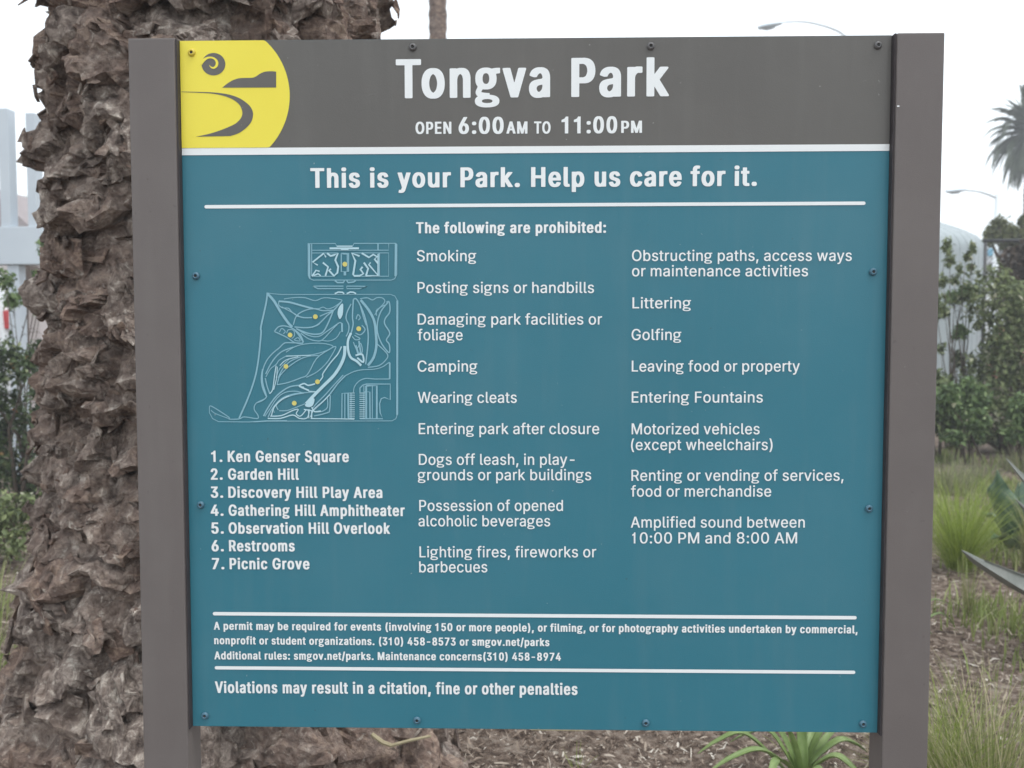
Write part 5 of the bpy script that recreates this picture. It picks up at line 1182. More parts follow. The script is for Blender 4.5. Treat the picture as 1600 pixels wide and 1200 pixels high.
def far_palm(x, y, height, rad, flen, n, label, seed, droop=1.0):
    rr = np.random.default_rng(seed)
    root = empty('palm_tree', (x, y, 0), label, 'tree', 'palm trees in the distance')
    na, nz = 20, 120
    th = np.linspace(0, 2 * np.pi, na, endpoint=False)
    T, Z = np.meshgrid(th, np.linspace(-0.2, height, nz))
    T, Z = T.ravel(), Z.ravel()
    r = rad * (1 + 0.35 * np.exp(-Z * 0.8)) * (1 + 0.06 * np.sin(Z * 26)) + rad * 0.12 * fbm(np.stack([np.cos(T), np.sin(T), Z * 1.5], 1) * 2.2 + seed, 3)
    r = np.where(Z > height - 0.6, r * 1.25, r)
    P = np.stack([x + np.cos(T) * r + 0.012 * Z * math.sin(seed), y + np.sin(T) * r, Z], 1)
    i = np.arange(na * (nz - 1)); j = i // na * na + (i % na + 1) % na
    npmesh('trunk', P, np.stack([i, j, j + na, i + na], 1), M['farbark'], root, smooth=True)
    top = (x + 0.012 * height * math.sin(seed), y, height)
    V, F = frond_crown(top, flen, n, rr, droop)
    npmesh('crown', V, F, M['frond'], root)


p = at(683, 30, 15.5)
far_palm(p.x, 15.5, 14.0, 0.16, 2.4, 40, 'slender bare palm trunk rising just above the sign beside the huge palm', 3)
p = at(1611, 220, 46)
far_palm(p.x, 46, p.z + 0.1, 0.36, 2.75, 150, 'distant feathery palm crown against the white sky at the right edge', 8, 1.55)

# ------------------------------------------------------------------ shrubs, trees
def leaf_material(name, cols, trans=0.25, rough=0.55):
    m = bpy.data.materials.new(name)
    m.use_nodes = True
    t = m.node_tree
    b = t.nodes['Principled BSDF']
    b.inputs['Roughness'].default_value = rough
    b.inputs['Specular IOR Level'].default_value = 0.35
    g = t.nodes.new('ShaderNodeNewGeometry')
    cr = t.nodes.new('ShaderNodeValToRGB')
    e = cr.color_ramp.elements
    while len(e) < len(cols): e.new(0.5)
    for q, (p_, c_) in zip(e, cols):
        q.position = p_
        q.color = (*c_, 1)
    t.links.new(g.outputs['Random Per Island'], cr.inputs['Fac'])
    t.links.new(cr.outputs[0], b.inputs['Base Color'])
    tr = t.nodes.new('ShaderNodeBsdfTranslucent')
    t.links.new(cr.outputs[0], tr.inputs['Color'])
    mx = t.nodes.new('ShaderNodeMixShader')
    mx.inputs[0].default_value = trans
    t.links.new(b.outputs[0], mx.inputs[1]); t.links.new(tr.outputs[0], mx.inputs[2])
    t.links.new(mx.outputs[0], t.nodes['Material Output'].inputs['Surface'])
    return m


M['leaf_dark'] = leaf_material('dark_shrub_leaf', [(0, (0.04, 0.05, 0.026)), (0.25, (0.11, 0.14, 0.06)), (0.7, (0.205, 0.25, 0.105)), (0.94, (0.30, 0.34, 0.16)), (1, (0.52, 0.50, 0.38))])
M['leaf_bright'] = leaf_material('bright_shrub_leaf', [(0, (0.05, 0.075, 0.036)), (0.4, (0.115, 0.18, 0.068)), (0.85, (0.22, 0.31, 0.12)), (0.96, (0.30, 0.38, 0.17)), (1, (0.5, 0.48, 0.34))])
M['leaf_olive'] = leaf_material('olive_tree_leaf', [(0, (0.05, 0.06, 0.022)), (0.5, (0.11, 0.125, 0.045)), (0.9, (0.18, 0.19, 0.08)), (1, (0.27, 0.27, 0.14))])
M['leaf_brown'] = leaf_material('dry_brown_leaf', [(0, (0.03, 0.022, 0.017)), (0.5, (0.065, 0.045, 0.034)), (1, (0.12, 0.085, 0.06))], 0.1)
M['leaf_mixed'] = leaf_material('orange_tipped_leaf', [(0, (0.022, 0.032, 0.018)), (0.5, (0.06, 0.09, 0.038)), (0.88, (0.125, 0.175, 0.07)), (0.985, (0.25, 0.28, 0.14)), (1, (0.5, 0.2, 0.06))])
M['twig'] = material('shrub_twig', [(0.06, 0.045, 0.035), (0.12, 0.09, 0.07)], scale=30, rough=0.9)


def foliage(name, clumps, n, size, mat, parent, rr, asp=0.5, shell=0.55):
    """n small folded leaves spread through the ellipsoid clumps [(x,y,z, rx,ry,rz)]"""
    cl = np.array(clumps, float)
    vol = (cl[:, 3] * cl[:, 4] * cl[:, 5]) ** 0.7
    idx = rr.choice(len(cl), n, p=vol / vol.sum())
    d = rr.normal(size=(n, 3)); d /= np.linalg.norm(d, axis=1)[:, None]
    rad = (shell + (1 - shell) * rr.random(n)) * np.where(rr.random(n) < 0.12, 1.22, 1.0)
    nz = fbm(cl[idx, :3] * 3 + d * 1.8, 2)
    rad = rad * (1 + 0.45 * nz)
    c = cl[idx, :3] + d * cl[idx, 3:] * rad[:, None]
    ax = d * 0.6 + rr.normal(size=(n, 3)) * 0.7 + np.array([0, 0, -0.1])
    ax /= np.linalg.norm(ax, axis=1)[:, None]
    up = rr.normal(size=(n, 3)) * 0.5 + np.array([0, 0, 1.0]) + d * 0.5
    sd_ = np.cross(ax, up); sd_ /= np.linalg.norm(sd_, axis=1)[:, None] + 1e-9
    nn = np.cross(sd_, ax)
    L = size * rr.uniform(0.4, 1.6, n)[:, None]
    W_ = L * asp * rr.uniform(0.7, 1.2, n)[:, None]
    b0 = c - ax * L / 2
    m0 = c + nn * L * 0.06
    t0 = c + ax * L / 2 - nn * L * 0.10
    V = np.stack([b0, m0 - sd_ * W_ / 2 + nn * W_ * 0.2, m0 * 0 + c - nn * 0.0, t0, m0 + sd_ * W_ / 2 + nn * W_ * 0.2], 1)
    V = V.reshape(-1, 3)
    k = np.arange(n)[:, None] * 5
    F = np.concatenate([k + [0, 2, 1], k + [1, 2, 3], k + [0, 4, 2], k + [2, 4, 3]], 1).reshape(-1, 3)
    return npmesh(name, V, F, mat, parent)


def stems(name, base, clumps, r, parent, rr, mat=None):
    mb = MB()
    for c in clumps:
        b = Vector(base) + Vector((rr.normal(0, 0.08), rr.normal(0, 0.08), -0.05))
        e = Vector(c[:3])
        m = b.lerp(e, 0.5) + Vector((rr.normal(0, 0.08), rr.normal(0, 0.08), 0.1))
        mb.tube([b, b.lerp(m, 0.6), m, m.lerp(e, 0.5), e], [r, r * 0.85, r * 0.65, r * 0.45, r * 0.2], n=6)
        for _ in range(3):
            q = m.lerp(e, rr.uniform(0.2, 0.9))
            w_ = q + Vector(rr.normal(0, 0.6, 3)) * c[3]
            mb.tube([q, q.lerp(w_, 0.5) + Vector((0, 0, 0.03)), w_], [r * 0.35, r * 0.25, r * 0.1], n=5)
    return mb.build(name, mat or M['twig'], parent, smooth=True)


def shrub(name, px_clumps, Y, base_px, n, size, mat, label, cat, seed, group=None, asp=0.5, depth=1.0, stem=0.03, shell=0.5):
    """clumps given where they stand: (photo x, photo y, radius in photo pixels x, y) at distance Y"""
    rr = np.random.default_rng(seed)
    cl = []
    for cx_, cy_, rx, ry in px_clumps:
        yy = Y + rr.uniform(-0.3, 0.3) * depth
        q = at(cx_, cy_, yy)
        s = (yy - CAM.y) / FPX
        cl.append((q.x, q.y, q.z, rx * s, max(rx, ry) * s * depth, ry * s))
    b = at(base_px[0], base_px[1], Y)
    root = empty(name, (b.x, b.y, 0), label, cat, group)
    foliage('foliage', cl, n, size, mat, root, rr, asp, shell)
    stems('stem', (b.x, b.y, 0), cl, stem, root, rr)
    return root


# right-hand planting
shrub('shrub', [(1555, 470, 45, 55), (1585, 560, 40, 55), (1545, 590, 38, 55), (1575, 645, 45, 32), (1620, 500, 40, 60), (1640, 600, 50, 60), (1556, 540, 14, 36), (1515, 655, 26, 26), (1570, 684, 40, 14), (1535, 680, 22, 14)], 10.6, (1575, 700), 9500, 0.072, M['leaf_dark'],
      'big dark green shrub against the fence right of the sign', 'shrub', 21, 'shrubs right of the sign')
shrub('shrub', [(1481, 384, 5, 18), (1484, 408, 7, 12), (1473, 440, 7, 14), (1520, 388, 5, 9), (1510, 402, 7, 9), (1500, 420, 6, 8), (1518, 418, 6, 8), (1492, 438, 7, 10), (1476, 485, 9, 14), (1462, 480, 12, 24), (1496, 560, 8, 14), (1478, 600, 12, 20), (1470, 545, 9, 12)], 11.0, (1490, 690), 1250, 0.075, M['leaf_dark'],
      'thin tall shrub with loose upright sprigs in front of the grey shell building', 'shrub', 22, 'shrubs right of the sign', stem=0.012, shell=0.2)
shrub('shrub', [(1512, 456, 15, 13), (1490, 466, 13, 12), (1500, 520, 10, 12)], 10.9, (1505, 690), 520, 0.09, M['leaf_bright'], 'yellow green shrub top between the thin sprigs and the dark shrub', 'shrub', 28, 'shrubs right of the sign', stem=0.016)
shrub('shrub', [(1520, 625, 26, 26), (1500, 650, 26, 24), (1528, 660, 20, 20), (1480, 625, 20, 24), (1510, 600, 14, 14), (1516, 686, 18, 12), (1490, 684, 20, 12)], 9.6, (1512, 698), 2300, 0.08, M['leaf_bright'],
      'low bright green leafy shrub at the foot of the dark shrub', 'shrub', 23, 'shrubs right of the sign', stem=0.014)
shrub('shrub', [(1455, 610, 18, 38), (1455, 655, 28, 30), (1435, 560, 16, 34), (1420, 620, 26, 46)], 10.0, (1450, 696), 4200, 0.08, M['leaf_dark'],
      'dark green shrub half hidden behind the right sign post', 'shrub', 24, 'shrubs right of the sign', stem=0.02)
shrub('shrub', [(1598, 640, 22, 26), (1620, 655, 30, 24), (1585, 678, 18, 14), (1610, 684, 26, 10)], 9.2, (1608, 696), 1500, 0.075, M['leaf_bright'],
      'small pale green shrub at the right picture edge below the dark shrub', 'shrub', 29, 'shrubs right of the sign', stem=0.014)
shrub('hedge', [(1590, 430, 22, 50), (1600, 480, 26, 40), (1625, 420, 40, 60), (1575, 470, 16, 26)], 14.2, (1600, 560), 5200, 0.10, M['leaf_brown'],
      'dark brown dried bush standing along the fence behind the dark green shrub', 'bush', 25)


def tree(px_clumps, Y, base_px, n, size, mat, label, seed, trunk_r=0.14):
    rr = np.random.default_rng(seed)
    cl = []
    for cx_, cy_, rx, ry in px_clumps:
        yy = Y + rr.uniform(-0.6, 0.6)
        q = at(cx_, cy_, yy)
        s = (yy - CAM.y) / FPX
        cl.append((q.x, q.y, q.z, rx * s, rx * s, ry * s))
    b = at(base_px, 500, Y)
    root = empty('tree', (b.x, Y, 0), label, 'tree', 'background trees')
    mean = Vector(np.mean(np.array(cl)[:, :3], 0))
    fork = Vector((b.x, Y, mean.z * 0.6))
    mb = MB()
    mb.tube([(b.x, Y, -0.1), (b.x + 0.05, Y, mean.z * 0.3), fork], [trunk_r * 1.2, trunk_r, trunk_r * 0.85], n=10)
    for c in cl:
        e = Vector(c[:3]); m = fork.lerp(e, 0.5) + Vector((0, 0, 0.12))
        mb.tube([fork - Vector((0, 0, 0.1)), m, e], [trunk_r * 0.55, trunk_r * 0.35, trunk_r * 0.1], n=6)
    mb.build('trunk', M['twig'], root, smooth=True)
    foliage('crown', cl, n, size, mat, root, rr, 0.5, 0.35)


tree([(1562, 360, 20, 18), (1578, 372, 20, 16), (1546, 372, 10, 12), (1600, 380, 20, 22), (1622, 366, 26, 26), (1560, 348, 8, 7), (1597, 345, 6, 10)], 19, 1582, 3600, 0.12, M['leaf_olive'],
     'olive green tree top above the dark fence rail below the palm crown', 31)

# ------------------------------------------------------------------ grasses and rosettes
M['grass_green'] = leaf_material('feather_grass', [(0, (0.16, 0.21, 0.04)), (0.5, (0.27, 0.35, 0.065)), (1, (0.40, 0.47, 0.13))], 0.4)
M['grass_tan'] = leaf_material('tan_grass', [(0, (0.14, 0.17, 0.05)), (0.45, (0.25, 0.28, 0.10)), (0.75, (0.37, 0.34, 0.18)), (1, (0.52, 0.45, 0.30))], 0.3)
M['grass_pale'] = leaf_material('pale_grass', [(0, (0.16, 0.18, 0.09)), (0.6, (0.25, 0.26, 0.14)), (1, (0.36, 0.33, 0.21))], 0.3)


def tuft(x, y, h, n, spread, mat, label, seed, droop=0.5, wid=0.004, rad=0.06, group=None, stalk=0.0, lean=(0, 0), cat='grass'):
    rr = np.random.default_rng(seed)
    m = 7
    az = rr.random(n) * 2 * np.pi
    r0 = rad * np.sqrt(rr.random(n))
    sp = np.abs(rr.normal(0, spread, n))
    L = h * rr.uniform(0.45, 1.1, n)
    z0 = ground_h(x, y) - 0.03
    p = np.stack([x + r0 * np.cos(az), y + r0 * np.sin(az), np.full(n, z0)], 1)
    az2 = az + rr.normal(0, 0.5, n)
    hor = np.stack([np.cos(az2), np.sin(az2), np.zeros(n)], 1)
    sidev = np.stack([-np.sin(az2), np.cos(az2), np.zeros(n)], 1)
    tw = rr.normal(0, 0.8, n)[:, None]
    sidev = sidev * np.cos(tw) + hor * np.sin(tw)
    dr = droop * rr.uniform(0.3, 1.4, n)
    rows = []
    for s in range(m + 1):
        f = s / m
        w_ = wid * rr.uniform(0.9, 1.1, n) * (1 - f) ** 0.6 * (0.6 + 0.4 * min(1, f * 4)) + 0.0006
        rows.append(np.stack([p - sidev * w_[:, None] / 2, p + sidev * w_[:, None] / 2], 1))
        fs = max(0.0, (f - stalk) / (1 - stalk))
        ang = sp * min(1, fs * 3 + (0 if stalk else 0.5)) + dr * fs ** 1.6
        st = (np.sin(ang)[:, None] * hor + np.cos(ang)[:, None] * np.array([0, 0, 1.0])) + np.array([lean[0], lean[1], 0]) * f
        p = p + st * (L / m)[:, None]
    V = np.stack(rows, 1).reshape(n, -1, 3)
    k = np.arange(n)[:, None] * (2 * (m + 1))
    F = np.concatenate([k + [2 * s, 2 * s + 1, 2 * s + 3, 2 * s + 2] for s in range(m)], 1).reshape(-1, 4)
    o = npmesh('grass_tuft', V.reshape(-1, 3), F, mat)
    tag(o, label, cat, group)
    return o


M['grass_weed'] = leaf_material('bed_weeds', [(0, (0.15, 0.18, 0.055)), (0.5, (0.24, 0.30, 0.085)), (0.8, (0.32, 0.36, 0.13)), (1, (0.38, 0.34, 0.22))], 0.3)
GR = 'grass tufts growing in the mulch'
g = gnd(1548, 1290); tuft(g.x, g.y, 0.52, 1100, 0.60, M['grass_tan'], 'large tan and green grass clump in the lower right corner', 41, 0.85, 0.0030, 0.17, GR)
g = gnd(1462, 1240); tuft(g.x, g.y, 0.42, 420, 0.45, M['grass_green'], 'green grass clump pressed against the foot of the right sign post', 42, 0.8, 0.003, 0.10, GR)
g = gnd(1500, 884); tuft(g.x, g.y, 0.66, 1000, 0.50, M['grass_green'], 'bright green feathery grass tuft right of the sign post', 43, 0.75, 0.0030, 0.07, GR)
g = gnd(1513, 957); tuft(g.x, g.y, 0.36, 46, 0.16, M['grass_tan'], 'thin upright grass sprig in front of the bright green feathery tuft', 51, 0.3, 0.004, 0.022, GR)
g = gnd(1480, 768); tuft(g.x, g.y, 0.40, 320, 0.40, M['grass_pale'], 'pale dry grass tuft beside the right sign post under the shrubs', 44, 0.6, 0.006, 0.22, GR)
g = gnd(1528, 752); tuft(g.x, g.y, 0.34, 220, 0.40, M['grass_pale'], 'pale green grass tuft in front of the bright leafy shrub', 45, 0.6, 0.006, 0.22, GR)
g = gnd(1608, 890); tuft(g.x, g.y, 0.55, 160, 0.40, M['grass_tan'], 'thin brown based grass tuft cut by the right picture edge', 46, 0.8, 0.005, 0.05, GR, stalk=0.2)
g = gnd(1575, 838); tuft(g.x, g.y, 0.24, 120, 0.6, M['grass_green'], 'small green grass tuft under the broad leaved agave', 47, 0.8, 0.005, 0.12, GR)
g = gnd(1612, 735); tuft(g.x, g.y, 0.36, 240, 0.45, M['grass_pale'], 'pale grass tuft at the right edge below the pale green shrub', 48, 0.6, 0.008, 0.3, GR)
g = gnd(-42, 1075); tuft(g.x, g.y, 0.44, 190, 0.55, M['grass_weed'], 'sparse green grass clump left of the huge palm trunk', 49, 0.7, 0.006, 0.22, GR)
g = gnd(-25, 960); tuft(g.x, g.y, 0.36, 140, 0.5, M['grass_weed'], 'smaller grass clump behind the sparse one left of the palm', 50, 0.7, 0.006, 0.2, GR)
for i, (qx, qy) in enumerate(((700, 1215), (1235, 1172), (905, 1192), (1440, 1160))):
    g = gnd(qx, qy); tuft(g.x, g.y, 0.10, 16, 0.5, M['grass_green'], ['few thin green blades at the edge of the palm base under the sign', 'few green blades behind the strap leaf plant under the sign',
                                                                       'few thin green blades in the mulch under the middle of the sign', 'few green blades behind the right post foot'][i], 60 + i, 0.6, 0.003, 0.03, 'sprigs of grass in the mulch')


def blade(name, pts, widths, mat, parent, thick=0.012, fold=0.35, n=9, roll=0.0):
    """a thick channelled leaf along pts; widths in metres"""
    pts = [Vector(q) for q in (catmull([tuple(p_) for p_ in pts], 6) if len(pts) > 2 else pts)]
    m = len(pts)
    wi = np.interp(np.linspace(0, 1, m), np.linspace(0, 1, len(widths)), widths)
    V, F = [], []
    for i, q in enumerate(pts):
        t = (pts[min(i + 1, m - 1)] - pts[max(i - 1, 0)]).normalized()
        sd_ = t.cross(Vector((0, 0, 1)))
        if sd_.length < 0.05: sd_ = Vector((1, 0, 0))
        sd_.normalize()
        up = sd_.cross(t)
        if roll:
            sd_, up = sd_ * math.cos(roll) + up * math.sin(roll), up * math.cos(roll) - sd_ * math.sin(roll)
        w_ = wi[i] / 2
        for k in range(n):
            u = -1 + 2 * k / (n - 1)
            V.append(q + sd_ * u * w_ + up * (fold * w_ * u * u))
        for k in range(n):
            u = 1 - 2 * k / (n - 1)
            V.append(q + sd_ * u * w_ * 0.985 + up * (fold * w_ * u * u - thick * (1 - u * u) * min(1, w_ / 0.02) - 0.0004))
    N = 2 * n
    for i in range(m - 1):
        for k in range(N):
            F.append((i * N + k, i * N + (k + 1) % N, (i + 1) * N + (k + 1) % N, (i + 1) * N + k))
    F.append(tuple(range(N))[::-1]); F.append(tuple(range((m - 1) * N, m * N)))
    return pydata(name, V, F, mat, parent, smooth=True)


M['strap'] = material('strap_leaf', [(0.14, 0.21, 0.06), (0.22, 0.31, 0.10), (0.33, 0.42, 0.17)], scale=9, rough=0.4, stretch=(1, 1, 1), trans=0.25)
M['agave_grey'] = material('grey_agave', [(0.14, 0.15, 0.135), (0.19, 0.20, 0.18), (0.25, 0.25, 0.23)], scale=8, rough=0.55, bump=0.1, bscale=40)
M['agave_green'] = material('green_agave', [(0.045, 0.085, 0.05), (0.075, 0.13, 0.075), (0.16, 0.22, 0.15)], scale=6, rough=0.38)
M['straw'] = material('straw', [(0.30, 0.25, 0.15), (0.42, 0.36, 0.23)], scale=40, rough=0.8)

# strap-leaved plant under the sign
gb = gnd(1252, 1222)
rs = empty('strap_leaf_plant', (gb.x, gb.y, 0), 'light green strap leaf rosette under the lower right of the sign', 'plant')
for tip, midp, dy, wd in (((1090, 1178), (1160, 1146), -0.02, 0.030), ((1108, 1206), (1185, 1172), -0.12, 0.032), ((1140, 1160), (1200, 1142), 0.10, 0.026), ((1180, 1120), (1215, 1138), 0.16, 0.028), ((1257, 1105), (1253, 1150), 0.10, 0.034),
                          ((1305, 1112), (1280, 1150), 0.05, 0.032), ((1356, 1176), (1312, 1158), 0.03, 0.036), ((1350, 1222), (1305, 1182), -0.12, 0.036), ((1228, 1140), (1240, 1165), -0.05, 0.03), ((1200, 1225), (1215, 1188), -0.16, 0.03), ((1290, 1240), (1275, 1200), -0.2, 0.032),
                          ((1330, 1135), (1298, 1146), 0.18, 0.028), ((1285, 1118), (1268, 1150), 0.22, 0.028)):
    t_ = at(tip[0], tip[1], gb.y + dy); m_ = at(midp[0], midp[1], gb.y + dy * 0.5)
    b0 = Vector((gb.x, gb.y, 0.0)) + Vector((rng.normal(0, 0.012), rng.normal(0, 0.012), 0))
    blade('leaf', [b0, b0.lerp(m_, 0.5) + Vector((0, 0, 0.015)), m_, m_.lerp(t_, 0.55) + Vector((0, 0, 0.012)), t_], [wd * 0.8, wd, wd * 1.05, wd, wd * 0.75, 0.003], M['strap'], rs, thick=0.003, fold=0.45)
# a second one hidden behind the right post
gb = gnd(1425, 985)
rs = empty('strap_leaf_plant', (gb.x, gb.y, 0), 'yellow green strap leaf plant mostly hidden behind the right post', 'plant')
for tip, midp in (((1500, 992), (1470, 958)), ((1490, 948), (1455, 938)), ((1380, 960), (1400, 930)), ((1370, 1000), (1395, 965)), ((1430, 900), (1428, 940)), ((1470, 1020), (1450, 985))):
    t_ = at(tip[0], tip[1], gb.y); m_ = at(midp[0], midp[1], gb.y)
    blade('leaf', [(gb.x, gb.y, 0), m_, t_], [0.02, 0.024, 0.018, 0.003], M['strap'], rs, thick=0.003)

# grey agave reaching in from the right
gb = gnd(1760, 1025)
ag = empty('agave', (gb.x, gb.y, 0), 'grey agave with long tapering leaves reaching in from the right edge', 'plant', 'agaves in the bed')
ctr = Vector((gb.x, gb.y, 0.06))
for tip, midp, dy, kw in (((1503, 860), (1592, 918), -0.10, 0.85), ((1572, 716), (1650, 800), 0.10, 0.5), ((1586, 779), (1650, 836), 0.02, 0.5)):
    t_ = at(tip[0], tip[1], gb.y + dy * 2); m_ = at(midp[0], midp[1], gb.y + dy)
    blade('leaf', [ctr, ctr.lerp(m_, 0.5) + Vector((0, 0, 0.02)), m_, m_.lerp(t_, 0.6) + Vector((0, 0, -0.008)), t_], [w_ * kw for w_ in (0.15, 0.175, 0.175, 0.125, 0.055, 0.004)], M['agave_grey'], ag, thick=0.018, fold=0.55, roll=0.65)
for k in range(12):
    az = k * 2.4 + 0.4
    if abs((az % (2 * math.pi)) - math.pi) < 0.75: continue
    el = R(25 + 5 * k)
    d_ = Vector((math.cos(az) * math.cos(el), math.sin(az) * math.cos(el), math.sin(el)))
    L_ = 0.85 - 0.02 * k
    blade('leaf', [ctr, ctr + d_ * L_ * 0.5 + Vector((0, 0, -0.02)), ctr + d_ * L_], [0.11, 0.13, 0.09, 0.004], M['agave_grey'], ag, thick=0.022, fold=0.5)
# broad green agave
gb = gnd(1582, 862)
ag = empty('agave', (gb.x, gb.y, 0), 'broad leaved dark green agave with pointed tips near the right edge', 'plant', 'agaves in the bed')
ctr = Vector((gb.x, gb.y, 0.02))
for tip, midp, dy, wd in (((1558, 734), (1562, 790), -0.08, 0.21), ((1592, 752), (1585, 805), 0.10, 0.10), ((1612, 770), (1600, 812), -0.05, 0.14), ((1640, 760), (1618, 800), 0.05, 0.15), ((1532, 800), (1556, 812), 0.10, 0.10),
                          ((1630, 830), (1610, 828), -0.2, 0.13), ((1548, 842), (1562, 838), -0.2, 0.10), ((1600, 740), (1598, 800), 0.25, 0.14)):
    t_ = at(tip[0], tip[1], gb.y + dy * 1.6); m_ = at(midp[0], midp[1], gb.y + dy)
    blade('leaf', [ctr, m_, m_.lerp(t_, 0.6), t_], [wd * 0.55, wd * 0.95, wd, wd * 0.55, wd * 0.18, 0.003], M['agave_green'], ag, thick=0.012, fold=0.55)

def ground_cover():
    rr = np.random.default_rng(77)
    n = 22000
    d = 4.6 + 9 * rr.random(n) ** 1.2
    an = R(13) + R(22) * rr.random(n)
    x, y = CAM.x + d * np.sin(an), CAM.y + d * np.cos(an)
    keep = fbm(np.stack([x * 0.9, y * 0.9, x * 0], 1), 2) > -0.12 + 0.5 * np.clip((7.4 - d) / 2.6, 0, 1) + 0.15 * rr.normal(size=n)
    x, y, d = x[keep], y[keep], d[keep]
    n = len(x)
    z = np.array([ground_h(a0, b0) for a0, b0 in zip(x, y)]) - 0.03
    h = rr.uniform(0.05, 0.17, n)
    az = rr.random(n) * 2 * np.pi
    ln_ = rr.normal(0, 0.55, n)
    w_ = 0.0022 + 0.0006 * d
    b0 = np.stack([x, y, z], 1)
    sdv = np.stack([np.cos(az), np.sin(az), 0 * az], 1) * w_[:, None]
    ld = np.stack([-np.sin(az), np.cos(az), 0 * az], 1)
    m0 = b0 + ld * (ln_ * h * 0.3)[:, None] + np.array([0, 0, 1.0]) * (h * 0.55)[:, None]
    t0 = b0 + ld * (ln_ * h)[:, None] + np.array([0, 0, 1.0]) * h[:, None]
    V = np.stack([b0 - sdv, b0 + sdv, m0 + sdv * 0.7, m0 - sdv * 0.7, t0], 1).reshape(-1, 3)
    k = np.arange(n)[:, None] * 5
    F = np.concatenate([k + [0, 1, 2], k + [0, 2, 3], k + [3, 2, 4]], 1).reshape(-1, 3)
    o = npmesh('dry_grass', V, F, M['grass_weed'])
    tag(o, 'short pale dry grass growing through the mulch on the right', 'grass', kind='stuff')


ground_cover()

# straw on the palm base and a twig on the mulch
mb = MB()
Yp = 1.02
mb.tube([at(581, 1147, Yp), at(598, 1160, Yp - 0.01), at(612, 1165, Yp - 0.015)], [0.006, 0.007, 0.006], n=6)
mb.tube([at(611, 1165, Yp - 0.015), at(640, 1157, Yp - 0.02), at(673, 1150, Yp - 0.02)], [0.0055, 0.005, 0.004], n=6)
st = mb.build('straw_stalk', M['straw'])
tag(st, 'pale bent straw stalk lying on the palm base under the sign', 'straw')
mb = MB()
q0 = gnd(830, 1148); q1 = gnd(905, 1153); q2 = gnd(975, 1149)
mb.tube([q0 + Vector((0, 0, 0.02)), q1 + Vector((0, 0, 0.03)), q2 + Vector((0, 0, 0.035))], [0.003, 0.004, 0.002], n=6)
tag(mb.build('twig', M['straw']), 'long pale twig lying on the mulch under the sign', 'twig')

# ------------------------------------------------------------------ grey shell building, fence and what stands behind it
M['shell'] = material('shell_metal', [(0.34, 0.385, 0.395), (0.39, 0.435, 0.445)], scale=2.0, rough=0.45, metal=0.0, spec=0.5)
M['shellrib'] = material('shell_rib', [(0.30, 0.345, 0.355), (0.35, 0.395, 0.405)], scale=2.0, rough=0.5)


def shell_building():
    Y = 17.0
    right = at(1541, 430, Y + 1.6)
    hw = 3.2
    cx_ = right.x - hw - 0.24
    root = empty('shell_building', (cx_, Y + 1.6, 0), 'pale grey ribbed shell building with a rounded top right of the sign', 'building')
    V, F = [], []
    na, nz = 128, 24
    rs_ = [1, 1, 1, 1, 1, 1, 1, 0.998, 0.99, 0.975, 0.95, 0.92, 0.88, 0.82, 0.76, 0.7, 0.62, 0.54, 0.45, 0.36, 0.27, 0.18, 0.09, 0.01]
    zs_ = list(np.linspace(-0.1, 3.25, 7)) + list(np.interp(rs_[7:], [0, 0.5, 0.72, 0.85, 0.95, 0.98, 0.998], [4.25, 4.06, 3.86, 3.72, 3.56, 3.46, 3.34]))
    for j in range(nz):
        r, z = rs_[j], zs_[j]
        for k in range(na):
            a_ = 2 * math.pi * k / na
            V.append((cx_ + hw * r * math.copysign(abs(math.cos(a_)) ** 0.75, math.cos(a_)), Y + 1.6 + 1.6 * r * math.copysign(abs(math.sin(a_)) ** 0.75, math.sin(a_)), z))
    for j in range(nz - 1):
        for k in range(na):
            F.append((j * na + k, j * na + (k + 1) % na, (j + 1) * na + (k + 1) % na, (j + 1) * na + k))
    pydata('wall', V, F, M['shell'], root, smooth=True)
    mb = MB()
    for k in range(0, na, 2):
        pts = [Vector(V[j * na + k]) for j in range(0, nz - 5)]
        mb.tube([q for q in pts], 0.007, n=5)
    mb.build('rib', M['shellrib'], root, smooth=True)
    # a doorway on the near side, hidden by the sign from here
    mb = MB(); mb.box((cx_ - 1.1, Y - 0.06, 0), (cx_ - 0.2, Y + 0.1, 2.1), bev=0.02)
    mb.build('door', M['post'], root)


shell_building()

